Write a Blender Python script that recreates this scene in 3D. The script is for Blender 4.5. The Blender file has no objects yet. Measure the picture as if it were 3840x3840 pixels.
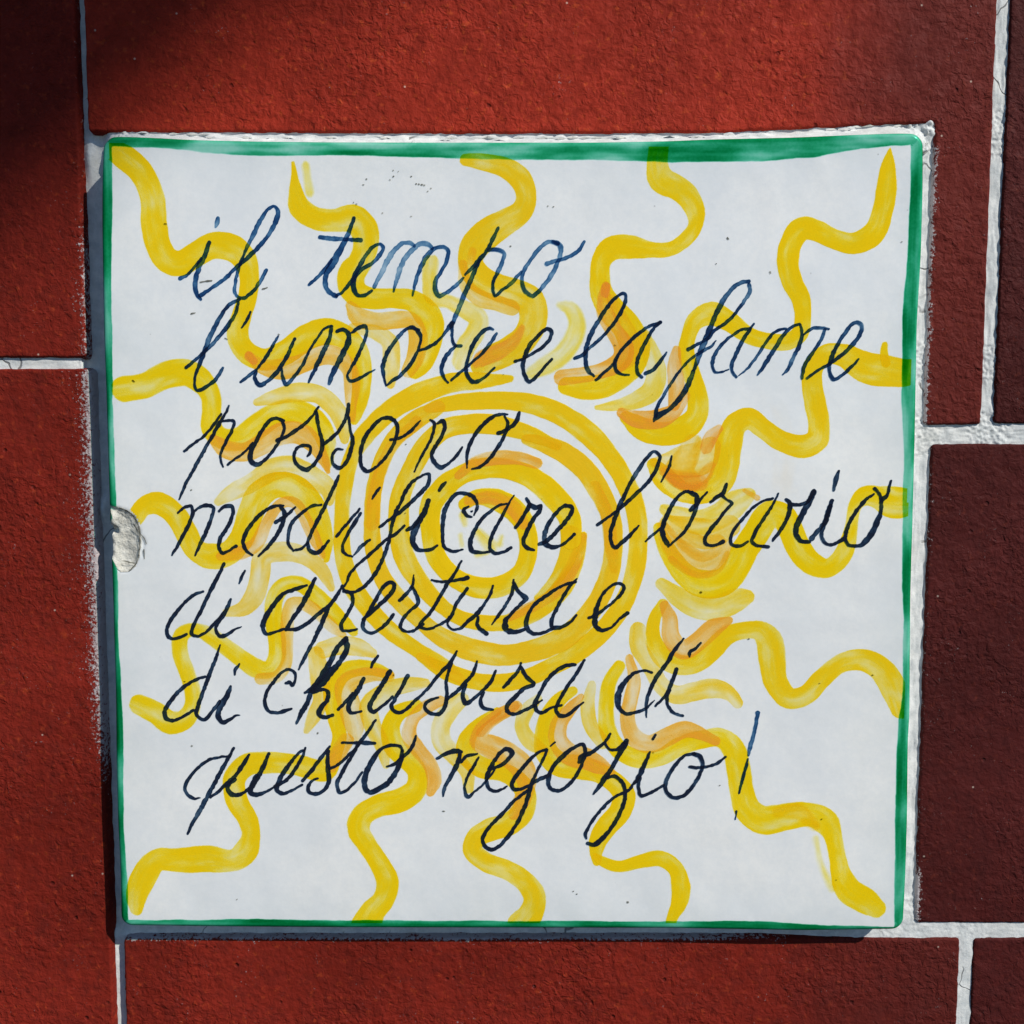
import bpy, math, random
import numpy as np
from mathutils import Vector, Euler

scene = bpy.context.scene
INK = [
 ('il', 0.72, """-7352,6567,99 -7462,6264,121 -7603,6001,137 -7691,5710,121 -7724,5498,110 -7674,5326,104 -7591,5201,66
-8081,5704,93 -7931,5776,77 -7710,6001,77 -7544,6185,66
-7594,5299,93 -7348,5458,88 -7019,5683,93 -6717,5961,93 -6416,6212,99 -6142,6475,104 -5895,6765,104 -5728,7053,115 -5664,7302,110 -5747,7433,71 -5909,7354,82 -6102,7079,104 -6298,6712,110,80 -6494,6317,77 -6607,6053,77 -6724,5657,82 -6752,5392,77 -6679,5259,82 -6545,5238,88 -6326,5392,88 -6133,5630,99 -5979,5908,82
-7123,7145,99,80 -7148,7027,126,70 -7182,6935,60,50"""),
 ('tempo', 0.68, """-4666,6691,104 -4291,6659,104 -4050,6646,82 -3674,6620,110
-3823,7145,82,130 -3912,6922,99,120 -4050,6607,121 -4215,6317,154 -4381,6027,176 -4519,5789,132 -4549,5577,121 -4471,5392,110 -4284,5286,104
-4939,5564,66 -4735,5736,93 -4543,5948,93 -4379,6159,82
-4284,5299,77 -4121,5392,71 -3902,5657,99 -3656,5921,93 -3386,6080,93 -3195,6291,99 -3127,6449,82 -3193,6528,71 -3327,6502,88 -3518,6291,99 -3709,6001,110,120 -3847,5710,121,130 -3850,5471,115,130 -3745,5299,99,130 -3610,5299,88 -3420,5418,66
-3352,5511,88,70 -3201,5789,110,50 -3036,6106,132,42 -2845,6396,126,45 -2629,6554,104,50 -2468,6554,99,50 -2362,6488,77,60
-2882,5405,55,70 -2785,5736,110,55 -2633,6133,126,45 -2416,6396,121,50 -2200,6541,110,55 -2013,6515,110,70 -1927,6423,71
-2412,5299,44 -2341,5657,93 -2177,6053,115 -2014,6317,121 -1852,6436,93 -1637,6449,88 -1544,6344,82 -1586,6133,93,80 -1721,5868,93 -1857,5657,110,80 -1859,5418,110 -1765,5286,99 -1563,5392,88 -1346,5551,93 -1184,5723,60
-336,6909,77,130 -457,6659,93,130 -591,6396,88,120 -807,6133,110,130 -1130,5802,71
-780,6159,77 -915,5868,104,120 -1105,5445,115,90 -1268,5047,121,70 -1431,4674,104 -1486,4567,110
-567,6383,82 -487,6396,93 -352,6396,99,90 -191,6317,88,80 -232,6106,99,80 -353,5842,99 -461,5604,77,130 -448,5392,77,130 -413,5286,71 -246,5418,82 -30,5577,88 158,5789,82 225,5868,60
1123,6541,82 908,6586,93,80 748,6502,93,70 560,6291,104,70 373,6027,99,70 252,5736,93 266,5524,93 374,5352,93,120 508,5286,99 696,5445,104,80 911,5710,110,70 1098,6053,104,70 1191,6344,104,60 1155,6515,115,70 1002,6580,99
856,6067,104,70 1017,6119,99,70 1259,6185,88 1500,6291,99,80 1660,6423,93,80 1753,6580,66"""),
 ("l'umore", 0.95, """-7991,3556,82 -7770,3738,77 -7493,3979,88,80 -7216,4247,99,80 -6910,4621,104 -6728,4914,82 -6682,5140,66
-6640,5211,66 -6872,5100,99 -7038,4914,99 -7263,4541,110,75 -7433,4193,121,75 -7607,3765,104 -7737,3443,77 -7798,3174,66 -7741,2999,82 -7516,3093,88 -7267,3282,93 -7084,3550,66
-6385,4900,60 -6448,4754,82 -6601,4527,44
-6658,3201,66 -6479,3335,82,80 -6230,3550,71 -6008,3845,88 -5840,4113,82 -5722,4314,55
-6259,3483,49 -6316,3335,93 -6212,3133,110 -5993,3228,93 -5772,3443,99 -5549,3765,99 -5408,4060,82 -5318,4247,71
-5648,3550,49 -5637,3389,77 -5547,3147,93 -5368,3308,82 -5146,3604,82 -4978,3926,71 -4783,4247,66 -4563,4514,60 -4427,4562,71
-4400,4554,77 -4472,4247,110 -4654,3872,126 -4822,3523,104 -4990,3201,55
-4283,4434,77 -4134,4474,93 -4000,4381,121 -4002,4193,137 -4142,3899,143 -4309,3577,132 -4434,3335,121,80 -4491,3174,77,60
-3918,4407,60 -3755,4514,99 -3592,4562,93 -3540,4434,82 -3624,4167,93 -3791,3819,99 -3957,3523,77 -4041,3335,71 -3988,3241,82 -3825,3255,82 -3634,3362,82 -3470,3456,55,80 -3361,3510,33,60
-2283,4474,93 -2431,4527,93 -2621,4461,88 -2840,4220,104 -3059,3899,110 -3157,3604,104 -3146,3335,77 -3089,3120,44
-2418,4527,71 -2270,4407,99 -2231,4247,77 -2301,3979,77 -2493,3631,93 -2739,3362,93 -2930,3241,82 -3081,3120,38
-2274,3966,55 -2030,4060,82 -1812,4193,82 -1649,4381,71 -1527,4541,115,80 -1459,4634,132,80
-1459,4594,110 -1460,4327,71 -1407,4113,77 -1245,4086,71
-1380,4086,77 -1598,3845,104 -1721,3550,99 -1682,3335,82 -1561,3187,44
-1479,3255,77 -1220,3483,77 -976,3685,71 -732,3899,82 -515,4167,93 -379,4381,66,80
-447,4474,55,80 -568,4514,82 -757,4381,99 -947,4113,110 -1057,3819,82 -1125,3550,82 -1058,3308,99 -923,3201,99 -706,3295,77 -421,3550,66"""),
 ('e', 1.1, """78,3703,77 267,3765,71 511,3899,77 781,4086,82 943,4274,93 955,4461,93 861,4501,88 672,4354,88 429,4086,104 321,3819,110 267,3550,93 349,3308,93 431,3214,93 620,3362,82 809,3577,77 985,3765,60"""),
 ('la', 1, """1540,3778,77 1729,3859,93 1863,3993,77 2132,4220,82 2400,4514,88 2640,4860,93 2772,5153,88 2757,5339,77 2609,5312,77 2395,5100,93 2155,4754,104 1942,4381,115,90 1823,4006,110 1811,3685,99 1880,3470,93 2017,3349,60
3630,4653,82 3361,4559,77 3120,4399,88 2852,4159,93 2638,3918,88 2532,3677,93 2560,3489,82 2697,3394,71 2873,3376,44
2074,3260,77 2263,3435,82 2505,3663,71 2611,3837,60
3617,4653,93 3470,4506,82 3284,4185,93 3112,3837,104 3061,3569,82 3103,3394,88,80 3199,3327,71,70
3279,3421,99 3428,3475,93 3615,3677,93 3788,3918,49"""),
 ('fame', 0.9, """5770,5636,104,80 5583,5609,99,70 5344,5437,110,70 5133,5145,121,80 4951,4773,121 4795,4373,137 4665,4052,137,90 4536,3703,110 4463,3502,77
4453,3462,104 4327,3139,137 4115,2788,126 3847,2518,110 3550,2342,137,130 3496,2247,49
3544,2383,110 3574,2572,82 3760,2923,82 3999,3300,71 4212,3596,71 4453,3811,77 4747,3998,77 4881,4078,66 4993,4199,44
5777,5556,88,70 5802,5410,99,80 5672,5172,88,80 5462,4879,82 5197,4613,88 4956,4453,82 4797,4266,93 4610,4159,77 4315,3998,93
5905,4613,55 5787,4426,82 5630,4185,99 5500,3891,99 5396,3650,93 5400,3462,82 5511,3327,66,80
5813,4506,77 5598,4466,71 5331,4292,77 5091,4052,93 4934,3784,93 4923,3596,88 4993,3448,71 5156,3448,55 5318,3515,33
5564,3368,33 5778,3529,60 5989,3811,77 6199,4132,77 6409,4399,77 6596,4493,71 6704,4506,49
7031,4607,71 6865,4559,77 6627,4319,99 6445,4025,104,90 6261,3730,104,90 6131,3515,88,90 6025,3381,49,60
7053,4586,60 7099,4373,77 7038,4105,99 6884,3757,99,80 6754,3489,82,90 6654,3386,38,60
7140,4359,55 7352,4506,82 7568,4519,82 7744,4493,55
7650,4479,77 7575,4239,82 7367,3918,93,80 7185,3623,99,80 7136,3408,93 7125,3300,71
7247,3300,77 7487,3475,77 7754,3623,77 8020,3811,93 8310,4078,110 8518,4373,104,80 8553,4559,93,80 8456,4653,99,80 8322,4613,93 8139,4373,93,80 7958,4078,99 7831,3757,110 7784,3515,88 7899,3273,99 8086,3354,82 8298,3542,82 8495,3757,55"""),
 ('possono', 1.25, """-8097,1507,66,80 -7874,1684,71,80 -7624,1861,71 -7401,2092,77 -7161,2417,60
-6958,2620,49 -7066,2417,71 -7207,2200,99 -7378,1902,99 -7606,1521,88 -7892,1030,93,85 -8093,675,82,85 -8253,318,55,80
-7138,2254,66 -6853,2241,77 -6898,2037,82 -7055,1739,82 -7169,1521,71 -7201,1330,66 -7138,1126,44
-7027,1180,60 -6819,1330,60 -6597,1494,66 -6401,1711,60
-5628,2254,77 -5817,2322,88 -5981,2254,93 -6149,2037,99 -6319,1739,93 -6433,1521,126 -6465,1303,115 -6358,1194,126 -6249,1194,93 -5999,1398,82 -5803,1657,82 -5690,1847,77 -5604,2092,77 -5650,2227,66
-5787,1779,104 -5608,1847,93 -5388,1983,93 -5139,2159,88 -4946,2336,77 -4835,2484,66 -4765,2593,55
-4813,2471,88 -4785,2200,88 -4721,1929,93 -4670,1684,99 -4743,1412,99 -4883,1194,93 -5090,1052,104 -5320,1194,88 -5385,1385,82 -5313,1575,82 -5148,1657,82 -4985,1630,82 -4974,1494,71 -5044,1385,60
-4657,1657,77 -4436,1847,93 -4270,2010,88 -4103,2281,93 -4032,2498,99 -4022,2674,77
-4021,2336,71 -3984,2064,71 -3933,1793,93,90 -3992,1467,99 -4090,1248,99 -4256,1098,104 -4419,1194,82 -4443,1385,77 -4332,1548,71 -4168,1548,49
-2905,2254,82 -2986,2322,99 -3176,2322,88 -3451,2092,93 -3673,1739,99 -3745,1412,93 -3708,1112,93 -3573,1016,93 -3435,1071,77 -3215,1248,82 -2993,1548,88 -2854,1874,88 -2824,2119,88 -2904,2281,88
-2991,1793,82 -2773,1834,77 -2526,1983,82 -2389,2119,77 -2257,2254,44
-2020,2281,55 -1912,2200,77 -1954,1929,71 -2120,1575,71 -2286,1276,60 -2411,1003,38
-1838,2195,66 -1707,2254,115 -1654,2119,93 -1737,1874,93 -1902,1603,99 -1985,1412,99 -1904,1221,110 -1768,1112,110 -1549,1221,77 -1357,1412,82 -1225,1603,66
-101,2411,38 -265,2417,77 -455,2363,93 -700,2173,99 -919,1902,93 -1056,1630,93 -1112,1358,77 -1113,1098,38
-183,2363,55 -102,2200,77 -211,1847,93 -402,1521,99 -621,1248,93 -812,1112,82 -990,1071,44
-333,1956,93 -211,1997,93 -47,2092,93 116,2254,104 184,2457,77"""),
 ('modificare', 1.25, """-8290,-12,66 -8135,112,71 -7970,153,77 -7919,16,93 -7979,-204,99 -8182,-590,99 -8355,-894,82 -8470,-1074,49
-7891,16,49 -7724,126,77 -7531,167,99 -7409,98,93 -7456,-122,93,90 -7602,-480,104 -7776,-839,88 -7892,-1074,44
-7274,30,66 -7120,140,88 -6956,140,99 -6918,16,88 -7050,-342,104 -7264,-673,104 -7296,-894,93 -7203,-1019,82 -7009,-936,71 -6869,-853,99
-5667,153,49 -5859,153,77 -6108,43,88 -6388,-204,99 -6614,-508,104 -6688,-728,99 -6624,-950,88 -6461,-1074,55
-5750,153,82 -5643,-12,110 -5689,-259,104 -5846,-563,104,90 -6072,-867,93 -6310,-1088,55
-5867,-246,88 -5756,-177,93 -5589,-67,88 -5380,126,60
-4735,181,66 -4955,153,77 -5232,-39,82 -5456,-259,93 -5557,-535,88 -5562,-784,77 -5441,-964,55
-5386,-950,66 -5220,-894,71 -5080,-756,77
-4286,907,60,80 -4371,702,99,80 -4569,291,93 -4795,-149,99 -4994,-535,93 -5080,-784,82 -5028,-964,93 -4864,-1019,110 -4725,-922,99 -4557,-715,66
-4363,-604,77 -4195,-397,77 -3972,-149,77 -3777,85,60
-3751,-25,66 -3891,-232,99,90 -4088,-563,88 -4215,-839,77 -4203,-977,82 -4122,-1061,71 -3971,-1116,44
-3277,606,60 -3374,483,82 -3458,332,49
-3928,-1074,49 -3760,-867,99,85 -3538,-687,66
-2207,915,71 -2056,948,82 -2072,702,99 -2293,455,99 -2569,181,99 -2790,-12,88 -3066,-204,82 -3287,-370,71
-2207,921,66 -2454,757,82 -2620,538,99 -2760,236,93 -2900,-39,99 -3014,-480,82 -3072,-756,82 -3185,-1088,99 -3354,-1449,104 -3555,-1734,93 -3750,-1915,93 -3944,-1998,71 -4138,-1998,71 -4233,-1915,55
-4233,-1915,60 -4120,-1748,66 -4049,-1553,71 -3853,-1331,71 -3602,-1109,88 -3352,-887,88 -3130,-694,82 -2909,-556,82 -2673,-335,60
-2075,291,115 -2159,16,132 -2326,-259,154 -2438,-535,154 -2467,-728,137 -2358,-922,121 -2193,-950,93 -2001,-922,93 -1863,-839,55
-2602,-452,93 -2436,-342,110 -2297,-149,88
-1648,743,66 -1744,633,115 -1805,538,77
-1075,140,49 -1199,57,93 -1131,-80,93 -994,-122,44
-1021,16,44 -993,21,44
-939,-67,44 -856,126,82 -951,373,104 -1143,455,99 -1362,455,99 -1554,263,110 -1679,-12,110,85 -1722,-342,110,80 -1724,-618,99 -1698,-839,88 -1561,-950,82 -1423,-977,82 -1217,-936,44
-130,208,49 -321,167,71 -541,16,82 -788,-232,99 -982,-563,110,85 -1038,-839,121 -983,-977,104 -790,-1005,77 -543,-991,66
48,414,33 -75,208,66 -239,-94,82 -404,-397,88,90 -529,-701,99 -543,-894,82 -433,-1019,88 -240,-1005,77 -20,-894,93
363,346,66 432,181,104 336,-12,99 200,-232,110 90,-383,93
446,181,110,90 610,112,126,85 720,167,77 693,43,99,90 529,-177,110 365,-508,110 282,-756,99 365,-894,110 558,-950,60
669,-806,82 833,-737,110 1080,-516,110 1299,-268,110 1462,-47,99 1489,118,99 1352,159,110 1242,118,99 1051,-75,93 887,-350,110,90 806,-626,121,90 834,-792,121 971,-875,110 1136,-861,82 1356,-737,77 1547,-557,88"""),
 ("l'orario", 1.25, """2136,-309,82 2341,-157,77 2586,8,82 2804,200,93 3075,447,93,90 3373,748,93 3588,1104,93 3653,1377,82 3515,1499,82 3312,1322,93 3097,995,110,60 2909,666,93 2694,200,110,90 2534,-240,110 2454,-516,93 2469,-737,88 2567,-889,93 2731,-764,110,80 2949,-571,99,85 3152,-336,49
3945,1390,44 3888,1131,77 3702,748,44
3335,-723,49 3498,-571,71,80 3715,-378,66 3823,-185,60
4471,496,82 4279,502,82 4063,310,99,80 3876,-20,104,90 3743,-405,126 3774,-626,121 3872,-792,110 3892,-861,55
4361,516,82 4582,392,126 4572,145,110,90 4454,-212,93 4240,-543,82 3941,-820,60
4437,63,104 4585,200,99 4720,365,71 4841,488,55
4941,255,82 5076,365,99 5238,475,110 5316,694,88
5184,447,88 5323,310,60 5462,228,77 5328,63,77 5140,-185,93 4925,-461,104 4805,-681,93 4848,-806,82 5041,-834,71 5259,-737,104
6461,337,60 6257,282,66 5986,118,71 5744,-157,82 5530,-433,82 5438,-681,82 5482,-820,82 5675,-847,88 5866,-737,71
6609,461,38 6478,200,71 6292,-102,82 6106,-405,93 6001,-626,88 5976,-737,99 6115,-834,77 6391,-861,77
6804,310,88 6888,228,121 6867,-75,99 6710,-405,104 6497,-709,66
6916,200,110 7136,186,88 7326,255,93 7483,529,110
7484,502,132 7354,200,143 7197,-75,154 7080,-350,137 7071,-543,121 7184,-709,110 7405,-737,93
7458,-654,132,90 7591,-488,110,90 7777,-240,110,90 7852,35,121,90 7941,282,88
7904,145,137,90 7804,-212,121,90 7702,-516,93 7762,-737,88 7929,-820,77 8093,-764,82 8255,-668,104
8086,1022,60,90 8023,803,126,90 7976,543,66,90
8964,447,55 8750,282,93 8512,-47,99 8356,-350,99 8295,-626,99 8369,-806,93 8508,-847,93 8699,-820,110 8886,-626,165,90 9042,-323,137,90 9155,8,99 9160,310,93 9100,475,82 8987,584,82
9187,310,132 9307,420,82 9343,584,71 9392,776,49"""),
 ('di', 1.25, """-7714,-1991,66 -7965,-2088,88 -8276,-2367,88 -8535,-2703,104,90 -8653,-2983,99,90 -8603,-3152,99 -8410,-3180,88 -8157,-3068,71
-7178,-1295,77 -7346,-1615,99 -7578,-2060,99 -7811,-2535,93 -7986,-2871,93 -8032,-3068,93 -7909,-3124,71 -7657,-3011,77 -7429,-2759,77 -7259,-2591,66
-7028,-2172,55 -7145,-2451,121 -7317,-2703,110 -7420,-2927,88 -7327,-3124,104 -7160,-3096,104 -6963,-2955,66 -6781,-2877,27,70
-6653,-1462,49 -6754,-1643,82 -6812,-1782,44,70"""),
 ('apertura', 1.3, """-5130,-1837,60 -5394,-1921,99 -5728,-2060,104 -6011,-2395,126 -6182,-2675,132 -6243,-2927,121 -6162,-3068,93 -5968,-3026,77 -5717,-2941,71
-4907,-1657,93 -5064,-1977,121 -5292,-2395,121 -5490,-2675,99 -5662,-2955,99
-5662,-2955,77 -5412,-2941,93 -5133,-2801,104 -4852,-2563,104 -4600,-2367,104
-4601,-2423,99 -4773,-2815,115 -4974,-3236,93 -5174,-3602,99,85 -5361,-3969,55,85
-4234,-1837,60 -4375,-2088,93 -4601,-2395,93
-4208,-1977,93 -4015,-2032,93 -3977,-2228,88 -4105,-2535,93,90 -4275,-2815,99 -4249,-2969,88 -4056,-2983,71 -3875,-2941,49
-3732,-2697,77 -3564,-2557,93 -3285,-2305,110 -3034,-2054,110 -2935,-1831,99 -3031,-1762,110 -3197,-1859,104 -3422,-2221,99 -3592,-2529,93 -3733,-2781,99 -3708,-2949,88 -3543,-3047,82 -3320,-2949,82 -3124,-2781,99 -2970,-2571,82
-2815,-2221,93 -2647,-2054,93,90 -2494,-1859,82 -2450,-1581,44
-2480,-1887,77 -2372,-2110,93,80 -2345,-2277,93,80 -2513,-2445,82 -2736,-2697,93 -2793,-2893,88 -2656,-3005,71 -2462,-2977,77 -2239,-2809,88
-1263,-1220,60 -1402,-1497,82 -1597,-1775,99 -1820,-2166,93 -2071,-2557,93 -2294,-2809,82 -2308,-2865,88 -2184,-2935,77 -1963,-2907,66
-1996,-1706,55 -1762,-1748,66 -1403,-1706,82 -1113,-1650,115
-1963,-2893,60 -1768,-2809,77 -1518,-2613,82 -1406,-2333,93 -1114,-1915,88
-1546,-2641,104 -1616,-2809,49 -1520,-2935,55 -1298,-2921,71 -1076,-2725,93 -854,-2529,110 -688,-2305,82 -549,-2082,82 -480,-1845,55
-854,-2641,66 -855,-2865,99 -634,-3061,104
-495,-2823,38 -329,-2585,82 -135,-2305,82 3,-2026,82 45,-1692,55
45,-1775,88 169,-1998,104,85 349,-2166,137 224,-2305,93 3,-2529,82 -163,-2753,137 -135,-2949,148 59,-3019,126 308,-2949,77
1587,-1740,66 1297,-1824,77 912,-2060,93 553,-2339,93 388,-2647,104 360,-2871,121 527,-3054,93 804,-3026,88 1025,-2927,88
1614,-1670,33 1490,-1810,82 1298,-2088,88 1106,-2451,93,90 997,-2731,99 1025,-2899,110 1246,-2885,93 1467,-2759,82 1605,-2591,77"""),
 ('e', 1.3, """1923,-2661,77 2130,-2563,93 2323,-2423,82,80 2570,-2228,77 2761,-2005,88 2801,-1865,82 2663,-1782,77 2456,-1865,82 2237,-2116,88 2129,-2395,110 2076,-2675,137 2105,-2871,137 2272,-2969,88 2493,-2899,77 2712,-2675,71 2891,-2535,121"""),
 ('di', 1.3, """-7714,-4152,66 -7938,-4223,82 -8306,-4449,93 -8593,-4761,110 -8768,-5046,110 -8718,-5245,110 -8524,-5273,88 -8269,-5159,77 -8042,-5017,77
-7333,-3349,44 -7453,-3715,93,90 -7601,-4082,104,90 -7779,-4534,99 -7929,-4932,99 -7962,-5131,99 -7770,-5259,99 -7569,-5046,93 -7368,-4790,93
-7080,-4407,60 -7198,-4676,154,90 -7343,-4903,154,90 -7418,-5131,126 -7325,-5330,121 -7156,-5273,93 -6958,-5145,55 -6874,-5145,33
-6858,-3827,44 -6959,-3983,93 -6976,-4110,49"""),
 ('chiusura', 1.3, """-5701,-4322,77 -5589,-4294,93 -5536,-4393,77 -5449,-4195,71 -5447,-4082,82 -5597,-3969,77 -5793,-4053,82 -6021,-4308,93 -6194,-4591,99 -6227,-4875,93 -6119,-5046,93 -5925,-5074,93 -5728,-5031,93 -5574,-4983,55
-4169,-3180,132 -4395,-3433,126 -4566,-3771,137 -4709,-4025,165 -4880,-4280,137 -5050,-4478,137 -5219,-4563,77
-4170,-3208,148 -4145,-3433,148 -4316,-3771,137 -4542,-4025,165 -4797,-4308,192 -5023,-4506,165
-5051,-4506,132 -5139,-4790,121 -5311,-5074,126,90 -5442,-5359,66
-4996,-4563,88 -4772,-4478,93 -4633,-4534,93 -4650,-4733,104 -4836,-4989,121 -4866,-5131,121 -4727,-5202,93 -4531,-5145,93
-4374,-4997,88 -4176,-4783,82 -4006,-4585,93
-3737,-4202,104 -3865,-4471,132 -4036,-4727,143,85 -4122,-4925,121 -4068,-5082,93 -3803,-5039,55
-3369,-3624,66 -3468,-3765,93 -3539,-3906,71
-3068,-4019,115 -3252,-4330,121 -3450,-4642,115 -3592,-4925,126 -3510,-5053,110 -3258,-4897,82 -3005,-4670,82
-2624,-4132,115,80 -2780,-4443,99 -2949,-4727,104,90 -3035,-4925,99 -2925,-5068,88 -2729,-5039,88 -2448,-4783,88 -2140,-4471,82,90 -1831,-4104,93 -1524,-3765,99,90 -1384,-3497,55
-1524,-3821,77 -1595,-4047,82 -1652,-4330,82,85 -1640,-4613,93 -1697,-4925,110 -1837,-5110,104 -2033,-5096,93 -2199,-4954,93 -2142,-4812,93 -1863,-4684,55
-1640,-4727,88 -1417,-4556,99,90 -1193,-4330,99 -969,-4047,93 -871,-3765,55
-1165,-4358,88 -1236,-4613,99 -1167,-4840,121 -944,-4698,88 -720,-4500,93 -525,-4273,99 -400,-3990,60
-721,-4556,77 -791,-4783,93 -721,-4954,93 -471,-5011,55
-205,-4429,88 -24,-4217,104 170,-3990,93 226,-3807,60
226,-3906,93 365,-4160,110 557,-4336,93 307,-4449,110 56,-4705,110 -125,-4903,110 -111,-5046,110 56,-5117,93 307,-5017,88 558,-4903,88
1584,-3842,88 1334,-3884,99 1084,-4025,104 863,-4280,99 697,-4591,93,85 586,-4875,121 642,-5046,99 781,-5074,93 976,-4960,77 1255,-4889,71
641,-4832,66 753,-4761,49
1819,-3729,71 1640,-4053,93 1392,-4421,93,85 1199,-4761,93 1116,-5017,93 1228,-5159,104 1423,-5131,93 1617,-4960,82 1798,-4818,49"""),
 ('di', 1.3, """3530,-4053,60 3307,-3997,71 3058,-4082,93 2810,-4336,126 2674,-4676,154 2690,-4903,126 2845,-5088,99 3068,-5088,88,90 3374,-4974,71,90 3594,-4761,33
4310,-3180,49 4133,-3405,99 3916,-3771,104 3643,-4166,104 3480,-4506,99 3387,-4875,77 3404,-5202,33
3624,-4903,55 3817,-4705,77 3981,-4506,88
4141,-3969,115 4034,-4280,99 3927,-4591,99 3930,-4875,82,85 4072,-5074,82,85 4324,-5159,66,85
4734,-3289,60 4598,-3444,77 4475,-3528,110 4462,-3641,44,60"""),
 ('questo', 1.3, """-7136,-6197,49 -7389,-6225,71,90 -7671,-6297,82,90 -7956,-6498,88,90 -8217,-6814,88,90 -8307,-7045,88,90 -8227,-7218,88 -8089,-7304,77 -7920,-7290,33,70
-7042,-5996,71 -7281,-6412,104,90 -7487,-6785,110,90 -7722,-7218,110,80 -7958,-7651,121,75 -8164,-7998,88,80 -8269,-8231,55,80
-7667,-7275,77 -7467,-7131,82 -7266,-6929,110 -7008,-6699,110 -6805,-6412,110 -6660,-6168,66
-7039,-6814,104 -7210,-6958,121 -7186,-7131,121 -7020,-7218,121 -6793,-7131,88 -6564,-6929,110 -6361,-6584,121 -6155,-6140,82
-6475,-6699,104 -6593,-6958,137 -6653,-7131,126 -6514,-7203,121 -6288,-7145,82 -6047,-7001,60
-6032,-6987,77 -5749,-6843,93 -5491,-6527,93 -5289,-6182,77 -5229,-5982,55
-5244,-6039,60 -5371,-6097,71 -5571,-6326,93 -5801,-6642,121 -5947,-6929,121 -5978,-7073,121 -5839,-7174,99 -5613,-7102,77 -5330,-6944,71
-5314,-6843,88 -5071,-6555,99 -4785,-6182,93 -4613,-5953,55
-4643,-6068,77 -4675,-6297,93 -4665,-6584,115 -4655,-6872,115 -4771,-7073,99 -4955,-7174,104 -5137,-7145,93 -5177,-7016,88 -5076,-6843,77 -4920,-6785,60
-4622,-6527,66 -4396,-6412,77 -4113,-6154,77 -3886,-5925,66
-3445,-5268,60 -3630,-5553,82 -3886,-5896,99 -4086,-6240,93 -4315,-6642,99 -4432,-6929,104,90 -4379,-7145,88 -4181,-7073,77 -3954,-6843,71 -3797,-6613,60
-4290,-5853,60 -3969,-5853,77 -3689,-5853,110,90 -3466,-5868,88
-2762,-6068,77 -2817,-5953,77 -2985,-5911,82 -3265,-5982,93 -3492,-6240,121 -3693,-6642,143,90 -3739,-6958,143 -3642,-7131,121 -3417,-7073,137 -3163,-6901,137 -2907,-6555,137 -2792,-6240,121 -2776,-6039,88
-3172,-6469,60 -2990,-6412,82 -2792,-6240,93 -2595,-6068,93 -2481,-5868,82 -2429,-5668,49"""),
 ('negozio', 1.3, """-1896,-6268,77 -1672,-6140,99 -1391,-6068,126 -1280,-6097,88
-1308,-6125,77 -1365,-6355,121 -1534,-6699,104,90 -1704,-7016,99,80 -1748,-7246,44,70
-1281,-6355,77 -1140,-6197,93 -888,-6148,55
-832,-6225,49 -973,-6469,82 -1142,-6785,71 -1199,-7045,71 -1116,-7261,99 -919,-7102,60 -666,-6872,60 -441,-6555,55
-525,-6527,77 -329,-6469,93 -104,-6297,99 8,-6125,126 -104,-6011,126 -272,-6097,99 -440,-6326,104 -581,-6584,110 -638,-6843,99 -582,-7045,93 -442,-7117,82 -273,-7073,71 -119,-6987,49
875,-6025,66 651,-6125,82 400,-6355,93 148,-6670,110 8,-6901,110 36,-7045,110 204,-7059,82 457,-6958,93 681,-6814,99 933,-6699,88
903,-6039,66 764,-6355,77 596,-6699,77 485,-6958,110 401,-7304,110 261,-7680,110 92,-8027,104 -133,-8347,99 -359,-8580,93,90 -557,-8638,104 -726,-8492,93 -725,-8289,93 -527,-7998,93 -217,-7680,99 64,-7362,88 429,-7073,88
1084,-5839,44 986,-5939,44
930,-6697,88 1097,-6410,110 1376,-6123,121 1627,-5951,99 1794,-5894,93 1866,-6094,93 1797,-6352,82 1659,-6668,93,90 1464,-6927,93,90 1212,-7100,99,90 987,-7042,93 917,-6898,110 958,-6668,104
1713,-6352,104 1768,-6209,137 1992,-6123,110 2186,-5980,93,90 2353,-5837,82 2491,-5623,60
2353,-5865,66 2467,-6023,71 2635,-6037,77 2857,-5894,154
2898,-5794,126 2857,-5923,148 2719,-6152,121 2527,-6525,110,90 2333,-6812,137 2194,-7028,99 2083,-7187,60
2416,-6755,93 2612,-6726,93 2810,-6898,99 2883,-7129,93 2843,-7446,99 2706,-7793,99 2512,-8112,104 2288,-8374,121 2092,-8519,132 1936,-8476,104
1908,-8359,49 1879,-8258,82 2004,-7967,82,90 2254,-7620,82,90 2533,-7331,77 2841,-7143,77 2980,-7071,77 3146,-6841,71
3502,-6094,55 3366,-6410,110 3229,-6726,121 3119,-6898,77
3244,-6755,104 3218,-7014,88 3291,-7230,93 3515,-7158,88,90 3849,-6956,77
3637,-5651,66 3569,-5765,71
4622,-6137,93 4399,-6180,71 4178,-6381,93 3986,-6697,93 3905,-6927,104,90 3935,-7129,93 4106,-7273,99,85 4330,-7244,104 4580,-7014,104 4771,-6668,93 4837,-6410,93 4763,-6209,110 4622,-6137,104
4518,-6479,71 4701,-6499,77 4952,-6471,77 5231,-6370,82 5410,-6213,55"""),
 ('!', 0.9, """6213,-5085,126,70 6188,-5255,93,70 6126,-5626,104,70 6035,-5941,104,75 5997,-6184,60
5979,-6270,49 5934,-6514,77 5842,-6859,77,120 5778,-7176,44,130
5717,-7638,49 5692,-7855,33"""),
]
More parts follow.
